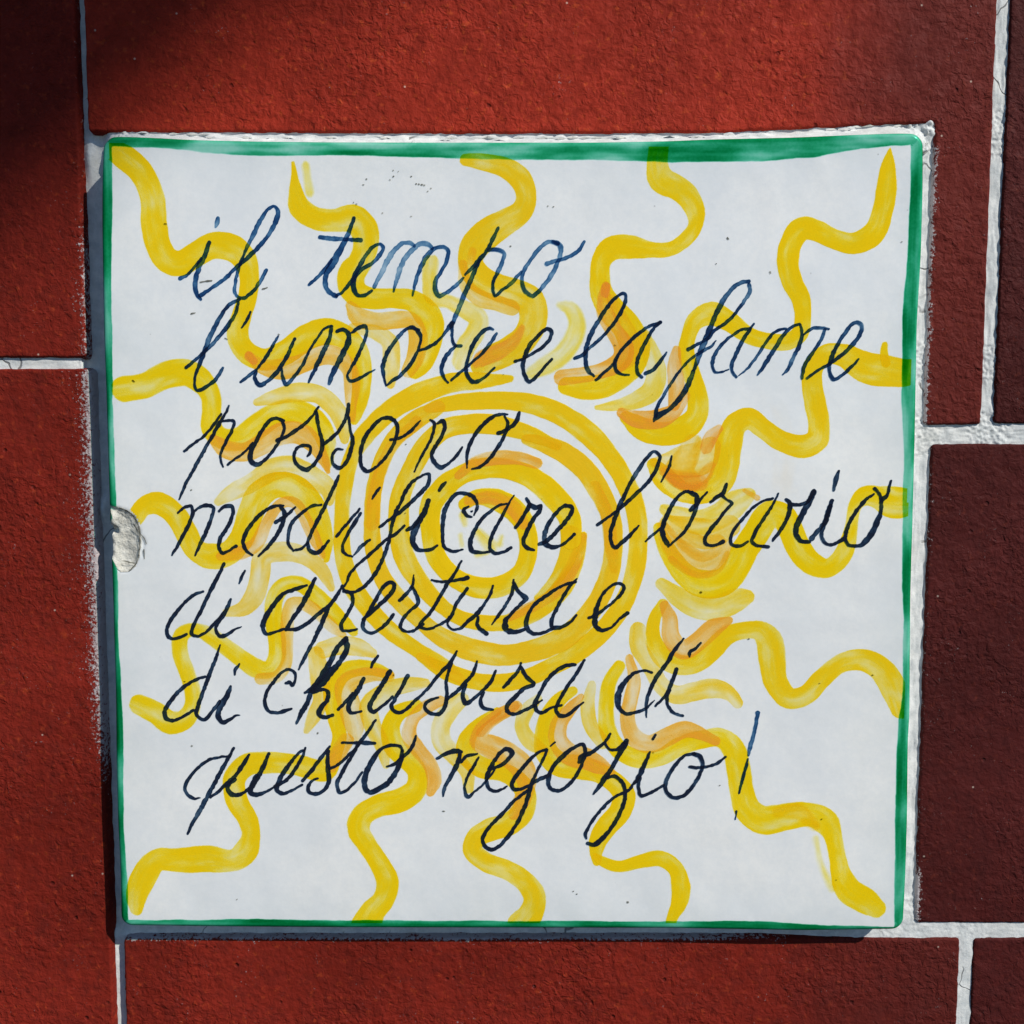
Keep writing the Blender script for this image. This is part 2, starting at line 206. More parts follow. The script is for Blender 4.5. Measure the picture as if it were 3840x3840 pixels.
PAINT = [
 ('sun_ray', """0.95 0.05 0.25  -9786,8850,370 -9394,8617,535 -8967,8227,555 -8704,7641,576 -8682,7052,596 -8597,6500,576 -8386,6145,576 -8066,6066,555 -7657,6303,535 -7209,6500,576 -6768,6421,576 -6493,6145,535 -6401,5748,432 -6452,5271,432 -6603,4833,452 -6713,4433,494 -6660,4112,494 -6382,3831,514 -5977,3751,494 -5527,3952,535 -4993,4313,576 -4505,4433,576 -4101,4313,535 -3781,3992,494 -3685,3549,452 -3712,2984,411 -3842,2417,288 -3885,2255,165
0.45 0.7 0.15  -6442,3871,165 -6143,3590,329 -5657,3509,452 -5126,3670,411 -4594,3871,452 -4190,3751,411 -3970,3469,370 -3935,3065,370 -3961,2660,247 -3925,2295,123
0.5 1 0.2  -6443,3831,206 -6323,3710,165"""),
 ('sun_ray', """0.9 0.05 0.3  -5282,8461,33 -5249,8110,165 -5235,7759,329 -5141,7406,494 -4744,7131,494 -4263,7092,494 -3861,7131,617 -3583,6855,617 -3569,6421,576 -3714,6066,576 -3919,5788,658 -3844,5391,617 -3428,5232,494 -2903,5232,452 -2418,5152,494 -2097,4873,617 -1937,4593,494 -2021,4072,452 -2187,3670,411 -2391,3469,329
0.25 0 0.8  -4984,8383,206 -4894,7759,247
0.4 0.6 0.25  -3955,5072,206 -3717,4753,452 -3313,4673,411 -2827,4713,411 -2462,4713,370 -2303,4353,411 -2348,3871,411 -2554,3469,288"""),
 ('pale_stroke', """0.36 0.25 0.3  -3882,4513,247 -3316,4393,370 -2994,4152,411 -2959,3670,411 -2984,3146,206"""),
 ('pale_stroke', """0.33 0.1 0.5  -1967,6066,370 -2010,5669,329 -1932,5271,370 -1529,5152,329 -1125,4952,411 -802,4713,452 -925,4353,452 -1129,4072,452 -1252,3710,411"""),
 ('sun_ray', """0.95 0.15 0.25  -1112,8520,247 -672,8461,370 -193,8344,452 207,8071,494 348,7680,452 248,7327,494 -153,7052,576 -596,6777,658 -918,6461,617 -1020,6105,535 -840,5748,617 -396,5510,576 88,5351,617 452,5152,658 533,4793,658 372,4353,617 -33,3992,617 -521,3751,576 -805,3590,370
0.35 0.5 0.3  -1202,6026,206 -1123,5550,329 -801,5232,370 -397,5112,329 7,4992,329
0.5 0.9 0.6  250,4513,165 7,4152,288 -399,3911,370 -764,3751,329 -887,3630,165
0.4 0.6 0.5  -967,6362,165 -1020,6105,165"""),
 ('pale_stroke', """0.28 0 0.8  1139,5072,165 1423,4992,370 1586,4673,452 1507,4273,494 1225,3871,494 820,3590,452 495,3428,329"""),
 ('sun_ray', """0.95 0.05 0.25  3540,8850,452 3505,8422,473 3609,8071,576 3972,7876,535 4297,7602,494 4462,7249,411 4427,6934,309 4230,6658,321 3871,6421,309 3348,6402,350 2865,6461,535 2422,6421,535 2183,6145,452 2145,5748,452 2189,5351,535 2434,4952,617 2802,4553,658 3009,4112,699 2933,3670,658 2651,3307,535 2205,3105,576 1717,3065,535 1351,3105,411
0.5 0.85 0.15  2288,5530,206 2210,5232,247 2273,4873,370 2479,4473,370 2726,4072,452 2688,3751,452 2284,3509,370 1837,3388,370 1228,3307,370
0.5 1 0.15  2293,5510,206 2278,5351,206
0.3 0.5 0.4  2432,5232,206 2761,4673,247 3008,4192,247 2932,3710,206 2650,3509,165"""),
 ('pale_stroke', """0.36 0.1 0.25  3250,4353,247 3418,3871,411 3544,3469,452 3428,2984,494 3023,2741,411 2495,2620,247 2087,2579,99"""),
 ('sun_ray', """1.05 0.05 0.2  9118,8792,33 9097,8578,206 9074,8266,370 9060,7837,473 8959,7209,452 8771,6777,494 8295,6540,473 7809,6658,452 7362,6855,494 7040,6895,535 6787,6540,494 6717,6066,473 6828,5629,473 7039,5232,432 7111,4753,370 7059,4393,370 6780,4192,370 6334,4192,329 5845,4313,370 5312,4673,452 4863,4873,535 4501,4713,411 4344,4393,329 4269,3952,329 4398,3469,370 4570,2863,452 4537,2376,494 4215,2051,576 3726,1929,535 3235,2051,535 2823,2336,329
0.4 0.9 0.3  4025,3992,148 3989,3670,288 4038,3065,370 4003,2660,288
0.55 0.95 0.2  2700,2458,247 3069,2295,411 3558,2295,452 4005,2498,329 4244,2863,247"""),
 ('sun_ray', """1.05 0.08 0.22  9765,3469,535 9644,3428,617 9196,3469,699 8665,3549,699 8169,3831,535 7721,3871,452 7404,3590,452 7374,3146,452 7468,2660,494 7560,2237,494 7531,1789,535 7208,1626,535 6673,1748,452 6175,2074,452 5844,2318,494 5520,2155,535 5365,1707,617 5293,1135,617 5137,725,617 4771,479,494 4278,479,452 3822,807,535 3490,1176,288
1 0.08 0.15  9135,4112,90 9121,3911,140 9169,3670,189
0.35 0.4 0.6  4465,1707,452 4307,1340,617 4148,1012,699 4480,725,452
0.3 0.35 0.3  3530,1238,206 3858,1217,494 4267,1258,782 4676,1340,782 4917,1626,452
0.3 0.9 0.5  3862,889,206 4234,725,370 4685,725,370
0.6 1 0.3  5113,2074,165 4913,1870,288 4794,1585,288
0.3 0.8 0.6  3779,1012,247 4151,807,452 4643,807,411 4925,1135,247"""),
 ('sun_ray', """0.95 0 0.25  9872,232,617 9502,232,740 9087,355,535 8757,396,452 8518,149,329 8448,-305,288 8378,-719,370 8184,-1176,452 7860,-1425,452 7443,-1259,535 7102,-843,535 6928,-429,535 6714,-98,576 6384,-57,617 6105,-470,617 5825,-926,617 5587,-1425,617 5262,-1759,658 4766,-1801,658 4349,-1592,535 4013,-1176,452 3760,-719,370 3632,-388,206
0.28 0.35 0.3  3877,-263,370 4374,-470,658 4911,-553,699 5402,-346,535
0.25 0.5 0.5  4337,-719,494 4752,-926,617 5080,-802,494
0.3 0.6 0.5  3755,-346,247 3925,-719,494 4260,-1092,658 4676,-1300,617 5086,-1134,494 5287,-843,329
0.3 0.5 0.25  3972,-1176,165 4348,-1467,165 4763,-1592,144 5174,-1425,144 5374,-1051,123
0.35 0.15 0.35  3791,67,247 4163,-98,452 4660,-263,576 5151,-98,617 5556,232,617 5881,438,329
0.4 0.8 0.3  5756,540,107 6088,355,148"""),
 ('pale_stroke', """0.4 0.1 0.25  3732,-1801,288 4108,-2093,452 4610,-2386,535 5108,-2428,576 5602,-2219,576 5890,-2135,329"""),
 ('sun_ray', """0.95 0.08 0.25  3779,-2302,247 3577,-2680,288 3541,-3143,329 3754,-3607,452 4174,-3861,494 4632,-3818,452 5043,-3480,494 5410,-3101,452 5823,-2974,411 6197,-2974,452 6452,-3227,617 6547,-3776,658 6642,-4285,576 6985,-4710,494 7401,-4624,452 7808,-4200,452 8256,-3818,452 8795,-3734,494 9260,-3945,576 9609,-4454,617 9835,-4965,494
0.45 0.85 0.2  3821,-2344,230 3950,-2680,370 3998,-3143,411 4294,-3480,452 4665,-3269,452 5033,-2932,452 5445,-2722,181"""),
 ('pale_stroke', """0.42 0.2 0.2  3165,-2974,370 3169,-3354,370 3466,-3861,370 3764,-4369,411 4143,-4624,452 4559,-4539,452 5059,-4454,452 5479,-4582,329 5692,-4837,230"""),
 ('sun_ray', """0.85 0 0.35  2699,-3894,247 2453,-4318,329 2374,-4914,370 2421,-5512,411 2718,-6026,452 3225,-6284,452 3770,-6241,411 4270,-5941,452 4812,-5769,452 5273,-5726,452 5614,-6026,535 5750,-6586,576 5845,-7147,576 6023,-7623,617 6408,-7884,699 6955,-7797,658 7633,-7738,583 7989,-7919,617 8174,-8245,446 8292,-8718,377 8413,-9265,446 8638,-9741,617 9035,-9998,617 9361,-10218,446
0.2 0 1.2  7754,-8354,206 7914,-9082,206 8213,-9704,206
0.3 0.2 1  6752,-7665,274 7315,-7665,446 7710,-8027,309
0.42 0.8 0.25  2947,-3683,148 3078,-4234,288 2999,-4744,329 2921,-5255,370 3093,-5726,452 3472,-5898,452 3973,-5683,452 4389,-5512,411 4810,-5640,288 5149,-5812,206"""),
 ('pale_stroke', """0.42 0.2 0.2  2015,-4361,181 1914,-4914,329 2001,-5426,329 2297,-5855,329"""),
 ('sun_ray', """1 0.05 0.2  1536,-4531,247 1244,-4701,329 953,-5127,411 829,-5598,452 872,-6069,535 1209,-6413,576 1756,-6499,576 2262,-6672,494 2642,-6931,494 2856,-7233,535 2733,-7667,535 2399,-8058,494 2190,-8450,411 2150,-8756,288 2173,-8974,206
0.42 0.85 0.25  1745,-4659,148 1496,-4957,288 1205,-5341,370 1165,-5769,452 1460,-6155,535 1881,-6284,535 2218,-6456,411 2556,-6629,165
0.85 0.05 0.3  2151,-8843,165 2321,-8974,247 2746,-9106,288 3253,-8974,329 3803,-8887,370 4188,-9150,370 4321,-9588,452 4285,-10073,370 4120,-10470,247 4080,-10669,247"""),
 ('pale_stroke', """0.36 0.15 0.25  659,-4701,181 367,-5042,329 242,-5426,329 494,-5855,370 830,-6069,230"""),
 ('sun_ray', """0.95 0.08 0.25  -381,-5063,206 -801,-5341,288 -1137,-5769,370 -1139,-6198,452 -762,-6499,494 -215,-6629,452 121,-6844,452 332,-7147,494 290,-7623,535 -47,-7971,535 -597,-8145,535 -935,-8363,452 -1021,-8668,452 -683,-8974,452 -132,-9193,452 334,-9501,494 590,-9940,535 463,-10382,617 250,-10647,740
0.42 0.8 0.25  120,-4914,247 -340,-5170,329 -717,-5469,370 -844,-5812,411 -550,-5941,576 -131,-6155,576 247,-6499,576 374,-6974,411 206,-7450,370 37,-7754,206
0.4 0.9 0.3  79,-4914,206 -424,-5255,206 -801,-5598,206"""),
 ('sun_ray', """0.9 0.02 0.3  -2430,-4914,329 -2850,-5085,411 -3063,-5469,452 -2984,-5941,535 -2651,-6284,535 -2402,-6629,494 -2447,-7060,535 -2871,-7363,576 -3378,-7493,535 -3803,-7754,535 -3914,-8145,535 -3645,-8625,452 -3354,-9106,452 -3189,-9545,535 -3321,-9984,535 -3579,-10293,617 -3754,-10647,740
0.4 0.85 0.25  -1802,-4786,230 -2179,-4957,329 -2516,-5255,329 -2604,-5683,370 -2355,-6069,370 -2064,-6456,370 -1983,-6844,370 -2069,-7147,206"""),
 ('pale_stroke', """0.36 0.2 0.3  -1259,-4744,329 -1552,-4999,452 -1806,-5426,452 -1766,-5855,452 -1475,-6198,411 -1140,-6629,329 -1100,-7060,206"""),
 ('sun_ray', """0.9 0.04 0.3  -3091,-4106,206 -3589,-3937,329 -4174,-4022,411 -4471,-4361,452 -4519,-4829,411 -4442,-5298,370 -4365,-5726,329 -4497,-6155,370 -4738,-6584,514 -5437,-6441,514 -6135,-6369,514 -6732,-6441,514 -7056,-6800,514 -6999,-7376,514 -6729,-7883,480 -6667,-8281,446 -6818,-8718,583 -7105,-8936,548 -7775,-8900,651 -8482,-8936,617 -9082,-8936,548 -9449,-9411,617 -9642,-9924,480 -9651,-10218,309
0.35 0.6 0.35  -3091,-4149,247 -3591,-4106,329 -4178,-4361,494 -4102,-4914,535 -3984,-5426,452 -3946,-5726,206
0.4 0.7 0.4  -4198,-5812,370 -4413,-6155,411 -4586,-6499,288"""),
 ('pale_stroke', """0.36 0.25 0.3  -4917,-3598,411 -4844,-4234,452 -4810,-4744,370 -5027,-5213,329 -5200,-5555,165"""),
 ('pale_stroke', """0.36 0.25 0.25  -4749,-3472,411 -4289,-3345,452 -3791,-3429,370 -3501,-3556,181"""),
 ('pale_stroke', """0.36 0.2 0.3  -2175,-4318,181 -2593,-4361,370 -3179,-4531,411 -3601,-4914,452 -3523,-5426,411 -3277,-5941,370 -3199,-6456,165"""),
 ('sun_ray', """0.8 0 0.4  -9534,3033,576 -9043,3114,596 -8507,3356,617 -8017,3436,617 -7656,3235,576 -7421,2871,452 -7390,2466,452 -7400,2059,494 -7161,1815,494 -6711,1815,535 -6255,2141,576 -5800,2425,535 -5350,2506,535 -4905,2303,494 -4625,1896,494 -4551,1407,329 -4576,1080,148
0.42 0.75 0.25  -7407,1815,206 -7085,1570,411 -6596,1489,411 -6142,1693,452 -5687,1937,494 -5238,1937,494 -4874,1652,411 -4635,1243,247 -4557,998,107"""),
 ('pale_stroke', """0.34 0.2 0.2  -6284,2709,148 -5833,2830,329 -5301,2952,411 -4772,2911,411 -4370,2587,411 -4172,2181,370 -4136,1774,181"""),
 ('sun_ray', """0.95 0.05 0.25  -9349,-154,370 -9134,134,452 -8803,217,535 -8439,11,535 -8123,-485,535 -7888,-941,535 -7521,-1107,617 -7065,-1024,576 -6726,-651,576 -6507,-72,617 -6250,423,617 -5834,669,576 -5384,587,617 -4981,176,576 -4743,-361,494 -4667,-817,370 -4632,-1190,148
0.35 0.8 0.25  -7273,-1107,206 -6776,-1024,329 -6400,-817,329 -6100,-278,288 -5720,217,247 -5391,217,247 -5151,-154,288 -4912,-651,288 -4713,-1107,148"""),
 ('pale_stroke', """0.34 0.2 0.3  -7281,258,181 -6905,505,370 -6407,751,411 -5950,1039,494 -5457,1120,494 -4969,875,535 -4563,587,411 -4527,258,181"""),
 ('pale_stroke', """0.36 0.3 0.25  -7141,-2527,206 -6682,-2401,370 -6426,-2066,452 -6292,-1565,452 -6200,-1107,452 -5702,-983,452 -5167,-1107,411 -4760,-1440,370 -4519,-1899,181"""),
 ('sun_ray', """0.8 0 0.35  -9404,-4875,494 -8992,-5074,521 -8637,-5330,548 -8272,-5245,466 -8067,-4903,384 -8057,-4506,384 -8183,-4025,356 -8337,-3546,384 -8296,-3096,384 -7988,-2955,329 -7631,-3068,384 -7223,-3377,411 -6814,-3686,411 -6458,-3940,466 -6126,-3997,411 -5926,-3715,411 -5889,-3264,411 -5962,-2759,411 -5952,-2256,411 -5752,-1893,384 -5391,-1782,356 -5063,-1949,384 -4655,-2312,356 -4328,-2647,329 -3973,-3011,219
0.35 0.6 0.3  -6325,-4223,302 -5935,-4166,302 -5678,-3827,302 -5642,-3377,274 -5631,-2815,302 -5511,-2312,302 -5207,-2312,329 -4797,-2591,302 -4443,-2955,274 -4224,-3096,137"""),
 ('sun_ring', """0.95 0.1 0.35  -44,3281,196 -749,3237,401 -1411,3194,446 -2250,2931,535 -2960,2536,535 -3541,2008,490 -3948,1389,446 -4158,590,401 -4238,-303,401 -4204,-1111,446 -3990,-1834,490 -3594,-2423,490 -3016,-3015,446 -2389,-3471,401 -1671,-3930,401 -1266,-4251,196"""),
 ('sun_ring', """1 0.1 0.3  -2077,2558,178 -1723,2646,312 -1192,2712,401 -486,2756,446 265,2712,490 1016,2492,535 1681,2096,579 2261,1566,535 2755,857,490 3074,55,490 3149,-752,490 3046,-1562,490 2784,-2287,490 2340,-2924,490 1668,-3517,490 948,-3930,446 135,-4251,490 -769,-4297,446 -1671,-4021,401 -2301,-3654,223"""),
 ('sun_ring', """1 0.2 0.3  -1811,2580,312 -2433,2228,490 -2879,1831,446 -3240,1212,401 -3426,501,401 -3479,-303,401 -3442,-931,446 -3226,-1653,446 -2873,-2151,490 -2383,-2650,446 -1756,-3152,490 -992,-3471,579 -226,-3609,579 586,-3471,579 1396,-3106,579 1932,-2559,535 2331,-1834,535 2505,-1111,490 2498,-303,490 2225,412,535 1821,1034,535 1197,1522,535 709,1699,401 354,1787,267
0.28 0.5 0.5  -2344,2228,267 -2970,1610,267 -3380,590,312 -3479,-303,312
0.28 0.4 0.5  2552,-1427,223 2457,-752,312 2362,-79,312 2045,634,267"""),
 ('sun_ring', """0.98 0.12 0.3  1108,1655,267 354,1964,401 -310,2140,490 -973,2184,490 -1638,2052,490 -2083,1699,490 -2442,1123,490 -2759,412,490 -2811,-393,535 -2684,-1111,535 -2375,-1653,490 -1930,-2196,446 -1304,-2650,401 -630,-2787,401 90,-2741,446 763,-2378,490 1300,-1834,490 1611,-1202,401 1786,-572,178
0.28 0.8 0.4  -45,-2650,178 584,-2332,267 1166,-1924,312 1611,-1247,267 1786,-617,178"""),
 ('sun_ring', """0.98 0.12 0.3  1473,-572,490 1386,-1111,446 1075,-1698,312 628,-2151,134
0.95 0.1 0.3  1474,-662,490 1449,-214,512 1247,144,535 889,545,535 400,901,490 -178,1079,490 -755,1079,490 -1289,901,446 -1690,590,535 -2004,144,490 -2009,-527,446 -1879,-1111,446 -1479,-1608,446 -942,-1879,490 -314,-1879,490 224,-1517,446 402,-976,446 357,-393,446 44,55,490 -401,323,490 -890,367,356 -1203,189,267
0.45 0.8 0.4  -1333,901,178 -932,1212,267 -399,1345,356 133,1345,312 621,1212,250
0.35 0.8 0.6  312,-303,267 -45,144,356 -534,367,312 -1069,278,267"""),
 ('sun_core', """0.5 0.1 1.6  -848,-527,312 -536,-842,401
0.4 0.1 1.6  -268,-617,178 -313,-797,223
0.35 0.1 1.5  -1204,-79,267 -1160,-303,178
0.35 0.1 1.2  -850,-1066,223 -626,-1021,134
0.3 0.1 1.5  -1295,-572,134 -1251,-842,134"""),
]
EDGE_TOP = [(-98.51,90.69),(-96.32,90.94),(-88.23,90.69),(-76.24,90.06),(-61.92,89.75),(-44.33,89.56),(-23.13,89.5),(-2.7,89.5),(20.04,89.5),(37.26,89.81),(48.36,90.25),(68.26,90.69),(84.23,91.38),(95.01,91.69),(99.19,91.44)]
EDGE_RIGHT = [(99.19,91.44),(99.63,78.4),(99.72,62.63),(99.28,46.75),(99.5,30.64),(99.68,19.53),(99.83,-1.0),(99.93,-21.75),(100.75,-52.73),(100.47,-56.51),(100.98,-78.11),(101.05,-92.66),(100.86,-103.64),(100.73,-107.91)]
EDGE_BOTTOM = [(-100.7,-106.92),(-97.75,-106.92),(-72.86,-107.27),(-39.79,-107.49),(39.79,-107.63),(75.35,-108.27),(98.4,-107.91),(100.73,-107.91)]
EDGE_LEFT = [(-98.51,90.69),(-99.18,82.3),(-99.65,70.5),(-100.12,43.21),(-100.01,31.16),(-100.1,10.79),(-100.09,1.33),(-100.1,-8.99),(-100.01,-18.18),(-100.14,-36.24),(-100.12,-45.86),(-100.58,-63.7),(-100.71,-78.11),(-100.52,-88.99),(-100.49,-96.34),(-100.7,-106.92)]
INNER = [(-96.34,88.43),(-86.3,88.04),(-72.35,86.75),(-60.38,86.29),(-44.4,86.37),(-24.43,85.86),(-11.91,85.59),(0.07,85.2),(16.06,85.2),(36.04,84.69),(38.44,84.61),(48.43,84.73),(60.42,84.93),(72.38,85.98),(84.31,87.92),(96.26,88.89),(96.33,74.45),(96.05,58.67),(95.57,48.73),(95.69,38.71),(95.81,28.63),(96.63,18.48),(96.85,15.44),(96.97,3.14),(97.5,-13.42),(98.13,-30.16),(98.54,-42.85),(98.54,-46.57),(97.7,-52.97),(97.52,-63.69),(97.8,-78.1),(98.09,-92.65),(98.37,-107.04),(75.27,-106.31),(68.16,-105.72),(53.96,-105.57),(39.77,-105.49),(-11.97,-105.23),(-46.04,-105.14),(-72.83,-104.94),(-87.03,-105.13),(-98.56,-105.24),(-98.69,-103.65),(-98.38,-96.31),(-98.56,-90.82),(-98.86,-78.1),(-98.39,-63.69),(-98.19,-52.97),(-98.39,-46.22),(-98.56,-30.74),(-98.56,-18.16),(-98.21,2.58),(-98.1,10.8),(-98.3,27.09),(-98.01,42.0),(-97.62,54.7),(-97.24,62.63),(-96.47,82.27)]
CHIP = [(-100.46,1.83),(-98.31,1.35),(-96.89,0.99),(-95.23,0.27),(-93.6,-1.3),(-92.7,-3.1),(-92.41,-5.52),(-92.64,-8.9),(-92.95,-11.33),(-93.98,-13.51),(-95.47,-14.72),(-97.17,-15.09),(-98.24,-14.6),(-99.25,-12.54),(-100.42,-11.33),(-101.35,-10.36),(-101.49,-7.45),(-101.14,-4.07),(-100.13,-2.62),(-99.13,-1.66)]
CHIP_DIP = [(-100.38,-2.98),(-99.18,-3.1),(-98.36,-3.59),(-97.93,-5.28),(-98.79,-5.88),(-100.0,-6.0),(-100.69,-5.03)]
FLAKE = [(-92.41,-5.4),(-91.36,-6.48),(-90.97,-7.93),(-91.56,-9.14),(-91.7,-11.33),(-92.71,-11.33)]
CRACKS = [[(-97.37, 0.99), (-95.24, 0.03), (-93.61, -1.66), (-92.73, -4.07), (-92.61, -6.48), (-92.68, -8.9), (-93.07, -11.33), (-93.98, -13.27), (-95.47, -14.72)], [(-94.01, -2.98), (-92.99, -4.79), (-92.41, -5.52), (-91.37, -6.73), (-90.97, -7.93)], [(-91.69, -9.39), (-91.66, -11.69)], [(-96.71, -12.25), (-95.64, -12.54), (-94.2, -12.73)]]
PITS = [(-35.15, 80.71, 0.18, 0, 0.2), (-35.85, 79.31, 0.18, 0, 0.2), (-28.73, 82.66, 0.18, 0, 0.2), (-27.45, 82.47, 0.18, 0, 0.2), (-28.62, 81.3, 0.18, 0, 0.2), (-29.47, 80.48, 0.18, 0, 0.2), (-24.34, 81.3, 0.18, 0, 0.2), (-23.15, 79.54, 0.18, 0, 0.2), (-22.43, 79.46, 0.18, 0, 0.2), (-21.75, 79.38, 0.18, 0, 0.2), (-21.15, 79.23, 0.18, 0, 0.2), (-19.63, 78.45, 0.18, 0, 0.2), (-20.36, 77.82, 0.18, 0, 0.2), (-31.35, 72.61, 0.18, 0, 0.2), (-24.42, 71.82, 0.18, 0, 0.2), (-38.34, 75.16, 0.18, 0, 0.2), (-37.63, 74.76, 0.18, 0, 0.2), (8.7, 74.25, 0.18, 0, 0.2), (10.1, 74.14, 0.18, 0, 0.2), (-0.33, 64.81, 0.18, 0, 0.2), (-74.52, 56.37, 2.8, 0.12, 0.3), (-77.83, 48.73, 1.0, 0.25, 0.3), (-60.23, 54.7, 1.2, 0.3, 0.28), (-84.02, 70.05, 0.5, -0.3, 0.25), (-69.93, 42.53, 0.7, -0.4, 0.28), (47.28, -20.09, 0.2, 0, 0.5), (59.44, -31.97, 0.2, 0, 0.32), (90.77, -41.15, 0.2, 0, 0.32), (-49.08, -56.06, 0.3, 1, 0.4), (-81.02, -59.46, 0.2, 0, 0.5), (29.67, -100.37, 0.35, 2.5, 0.5), (52.44, 66.58, 0.5, -0.8, 0.32), (62.91, 58.48, 0.4, -1.2, 0.32), (-92.92, 32.27, 0.7, -0.6, 0.28), (-79.51, 5.46, 0.2, 0, 0.3), (-17.35, -76.32, 0.4, -0.3, 0.28), (-26.15, 16.77, 0.3, 0, 0.32), (25.22, 40.94, 0.29, 2.83, 0.11), (83.01, -94.49, 0.19, 2.83, 0.1), (78.87, -78.49, 0.19, 0.74, 0.09), (15.77, -97.51, 0.12, 0.84, 0.13), (52.79, -69.68, 0.29, 0.42, 0.1), (-70.55, -99.66, 0.31, 0.63, 0.06), (94.61, 65.76, 0.14, 2.88, 0.09), (35.82, -61.09, 0.33, 2.07, 0.14), (77.49, -43.23, 0.16, 0.5, 0.05), (-82.43, -42.74, 0.23, 0.01, 0.11), (-29.79, -41.11, 0.3, 1.44, 0.07), (-2.12, 33.89, 0.07, 2.93, 0.04), (49.71, 60.53, 0.06, 2.36, 0.08), (16.65, -98.28, 0.06, 0.54, 0.14), (-57.07, 43.59, 0.33, 2.83, 0.07), (-26.52, -0.31, 0.28, 0.32, 0.11)]
CAM = (0.0, -0.23769015697805695, 0.0179736788760711)
PITCH = 0.07762150873739349

# ------------------------------------------------------------------ camera
cam = bpy.data.cameras.new('camera')
cam.sensor_width = 36.0
cam.lens = 36.0 * 3500 / 3840
cam.clip_start = 0.01
cam.clip_end = 50.0
cam_ob = bpy.data.objects.new('camera', cam)
scene.collection.objects.link(cam_ob)
cam_ob.location = CAM
cam_ob.rotation_euler = (math.pi / 2 - PITCH, 0, 0)
scene.camera = cam_ob

# ------------------------------------------------------------------ sky and sun
SUN = Vector((1.13, -1.0, 1.18)).normalized()      # from the wall towards the sun
EL = math.asin(SUN.z)
AZ = math.atan2(SUN.x, SUN.y)
world = bpy.data.worlds.new('World')
scene.world = world
world.use_nodes = True
wn = world.node_tree.nodes
wl = world.node_tree.links
wn.clear()
sky = wn.new('ShaderNodeTexSky')
sky.sky_type = 'NISHITA'
sky.sun_disc = False
sky.sun_elevation = EL
sky.sun_rotation = AZ
sky.dust_density = 0.0
sky.ozone_density = 9.0
bg = wn.new('ShaderNodeBackground')
bg.inputs['Strength'].default_value = 0.10
wo = wn.new('ShaderNodeOutputWorld')
wl.new(sky.outputs[0], bg.inputs[0])
wl.new(bg.outputs[0], wo.inputs[0])
sl = bpy.data.lights.new('sun', 'SUN')
sl.energy = 5.0
sl.angle = math.radians(0.55)
sl.color = (1.0, 0.965, 0.90)
so = bpy.data.objects.new('sun', sl)
scene.collection.objects.link(so)
so.rotation_euler = SUN.to_track_quat('Z', 'Y').to_euler()
scene.view_settings.view_transform = 'Standard'
scene.view_settings.look = 'None'
scene.view_settings.exposure = -0.09
scene.view_settings.gamma = 1.0
scene.cycles.transparent_max_bounces = 48
scene.cycles.max_bounces = 8

# ------------------------------------------------------------------ helpers
rng = np.random.default_rng(7)
MM = 0.001
PL = 6.6           # plaque front stands this far (mm) before the wall tiles' face

_P = rng.permutation(256)
_P = np.concatenate([_P, _P])
_R = rng.random(512) * 2 - 1

def vnoise(x, y, seed=0):
    x = np.asarray(x, float) + seed * 17.31
    y = np.asarray(y, float) + seed * 9.77
    xi = np.floor(x).astype(int); yi = np.floor(y).astype(int)
    fx = x - xi; fy = y - yi
    fx = fx * fx * (3 - 2 * fx); fy = fy * fy * (3 - 2 * fy)
    def g(a, b):
        return _R[_P[(_P[a & 255] + b) & 255]]
    a = g(xi, yi); b = g(xi + 1, yi); c = g(xi, yi + 1); d = g(xi + 1, yi + 1)
    return (a * (1 - fx) + b * fx) * (1 - fy) + (c * (1 - fx) + d * fx) * fy

def fbm(x, y, seed=0, octaves=4):
    s = 0; a = 1; t = 0
    for i in range(octaves):
        s = s + a * vnoise(x * 2 ** i, y * 2 ** i, seed + i * 3); t += a; a *= 0.5
    return s / t

def smooth(a, b, x):
    t = np.clip((x - a) / (b - a), 0, 1)
    return t * t * (3 - 2 * t)

def link(name, me, mat, parent=None):
    ob = bpy.data.objects.new(name, me)
    scene.collection.objects.link(ob)
    if mat: me.materials.append(mat)
    if parent: ob.parent = parent
    return ob

def mesh_np(name, verts, faces, attrs=None, shade=True):
    """verts (n,3) in mm, faces (m,k) all of one size"""
    verts = np.asarray(verts, float) * MM
    faces = np.asarray(faces, int)
    me = bpy.data.meshes.new(name)
    n, k = faces.shape
    me.vertices.add(len(verts)); me.vertices.foreach_set('co', verts.astype(np.float32).ravel())
    me.loops.add(n * k); me.loops.foreach_set('vertex_index', faces.ravel().astype(np.int32))
    me.polygons.add(n)
    me.polygons.foreach_set('loop_start', (np.arange(n) * k).astype(np.int32))
    me.polygons.foreach_set('loop_total', np.full(n, k, np.int32))
    if shade: me.polygons.foreach_set('use_smooth', np.ones(n, bool))
    me.update(calc_edges=True)
    if attrs:
        for an, av in attrs.items():
            a = me.attributes.new(an, 'FLOAT', 'POINT')
            a.data.foreach_set('value', np.asarray(av, np.float32))
    me.validate()
    return me

def compact(verts, faces, attrs):
    used = np.unique(faces)
    m = np.full(len(verts), -1); m[used] = np.arange(len(used))
    return verts[used], m[faces], {k: v[used] for k, v in attrs.items()}

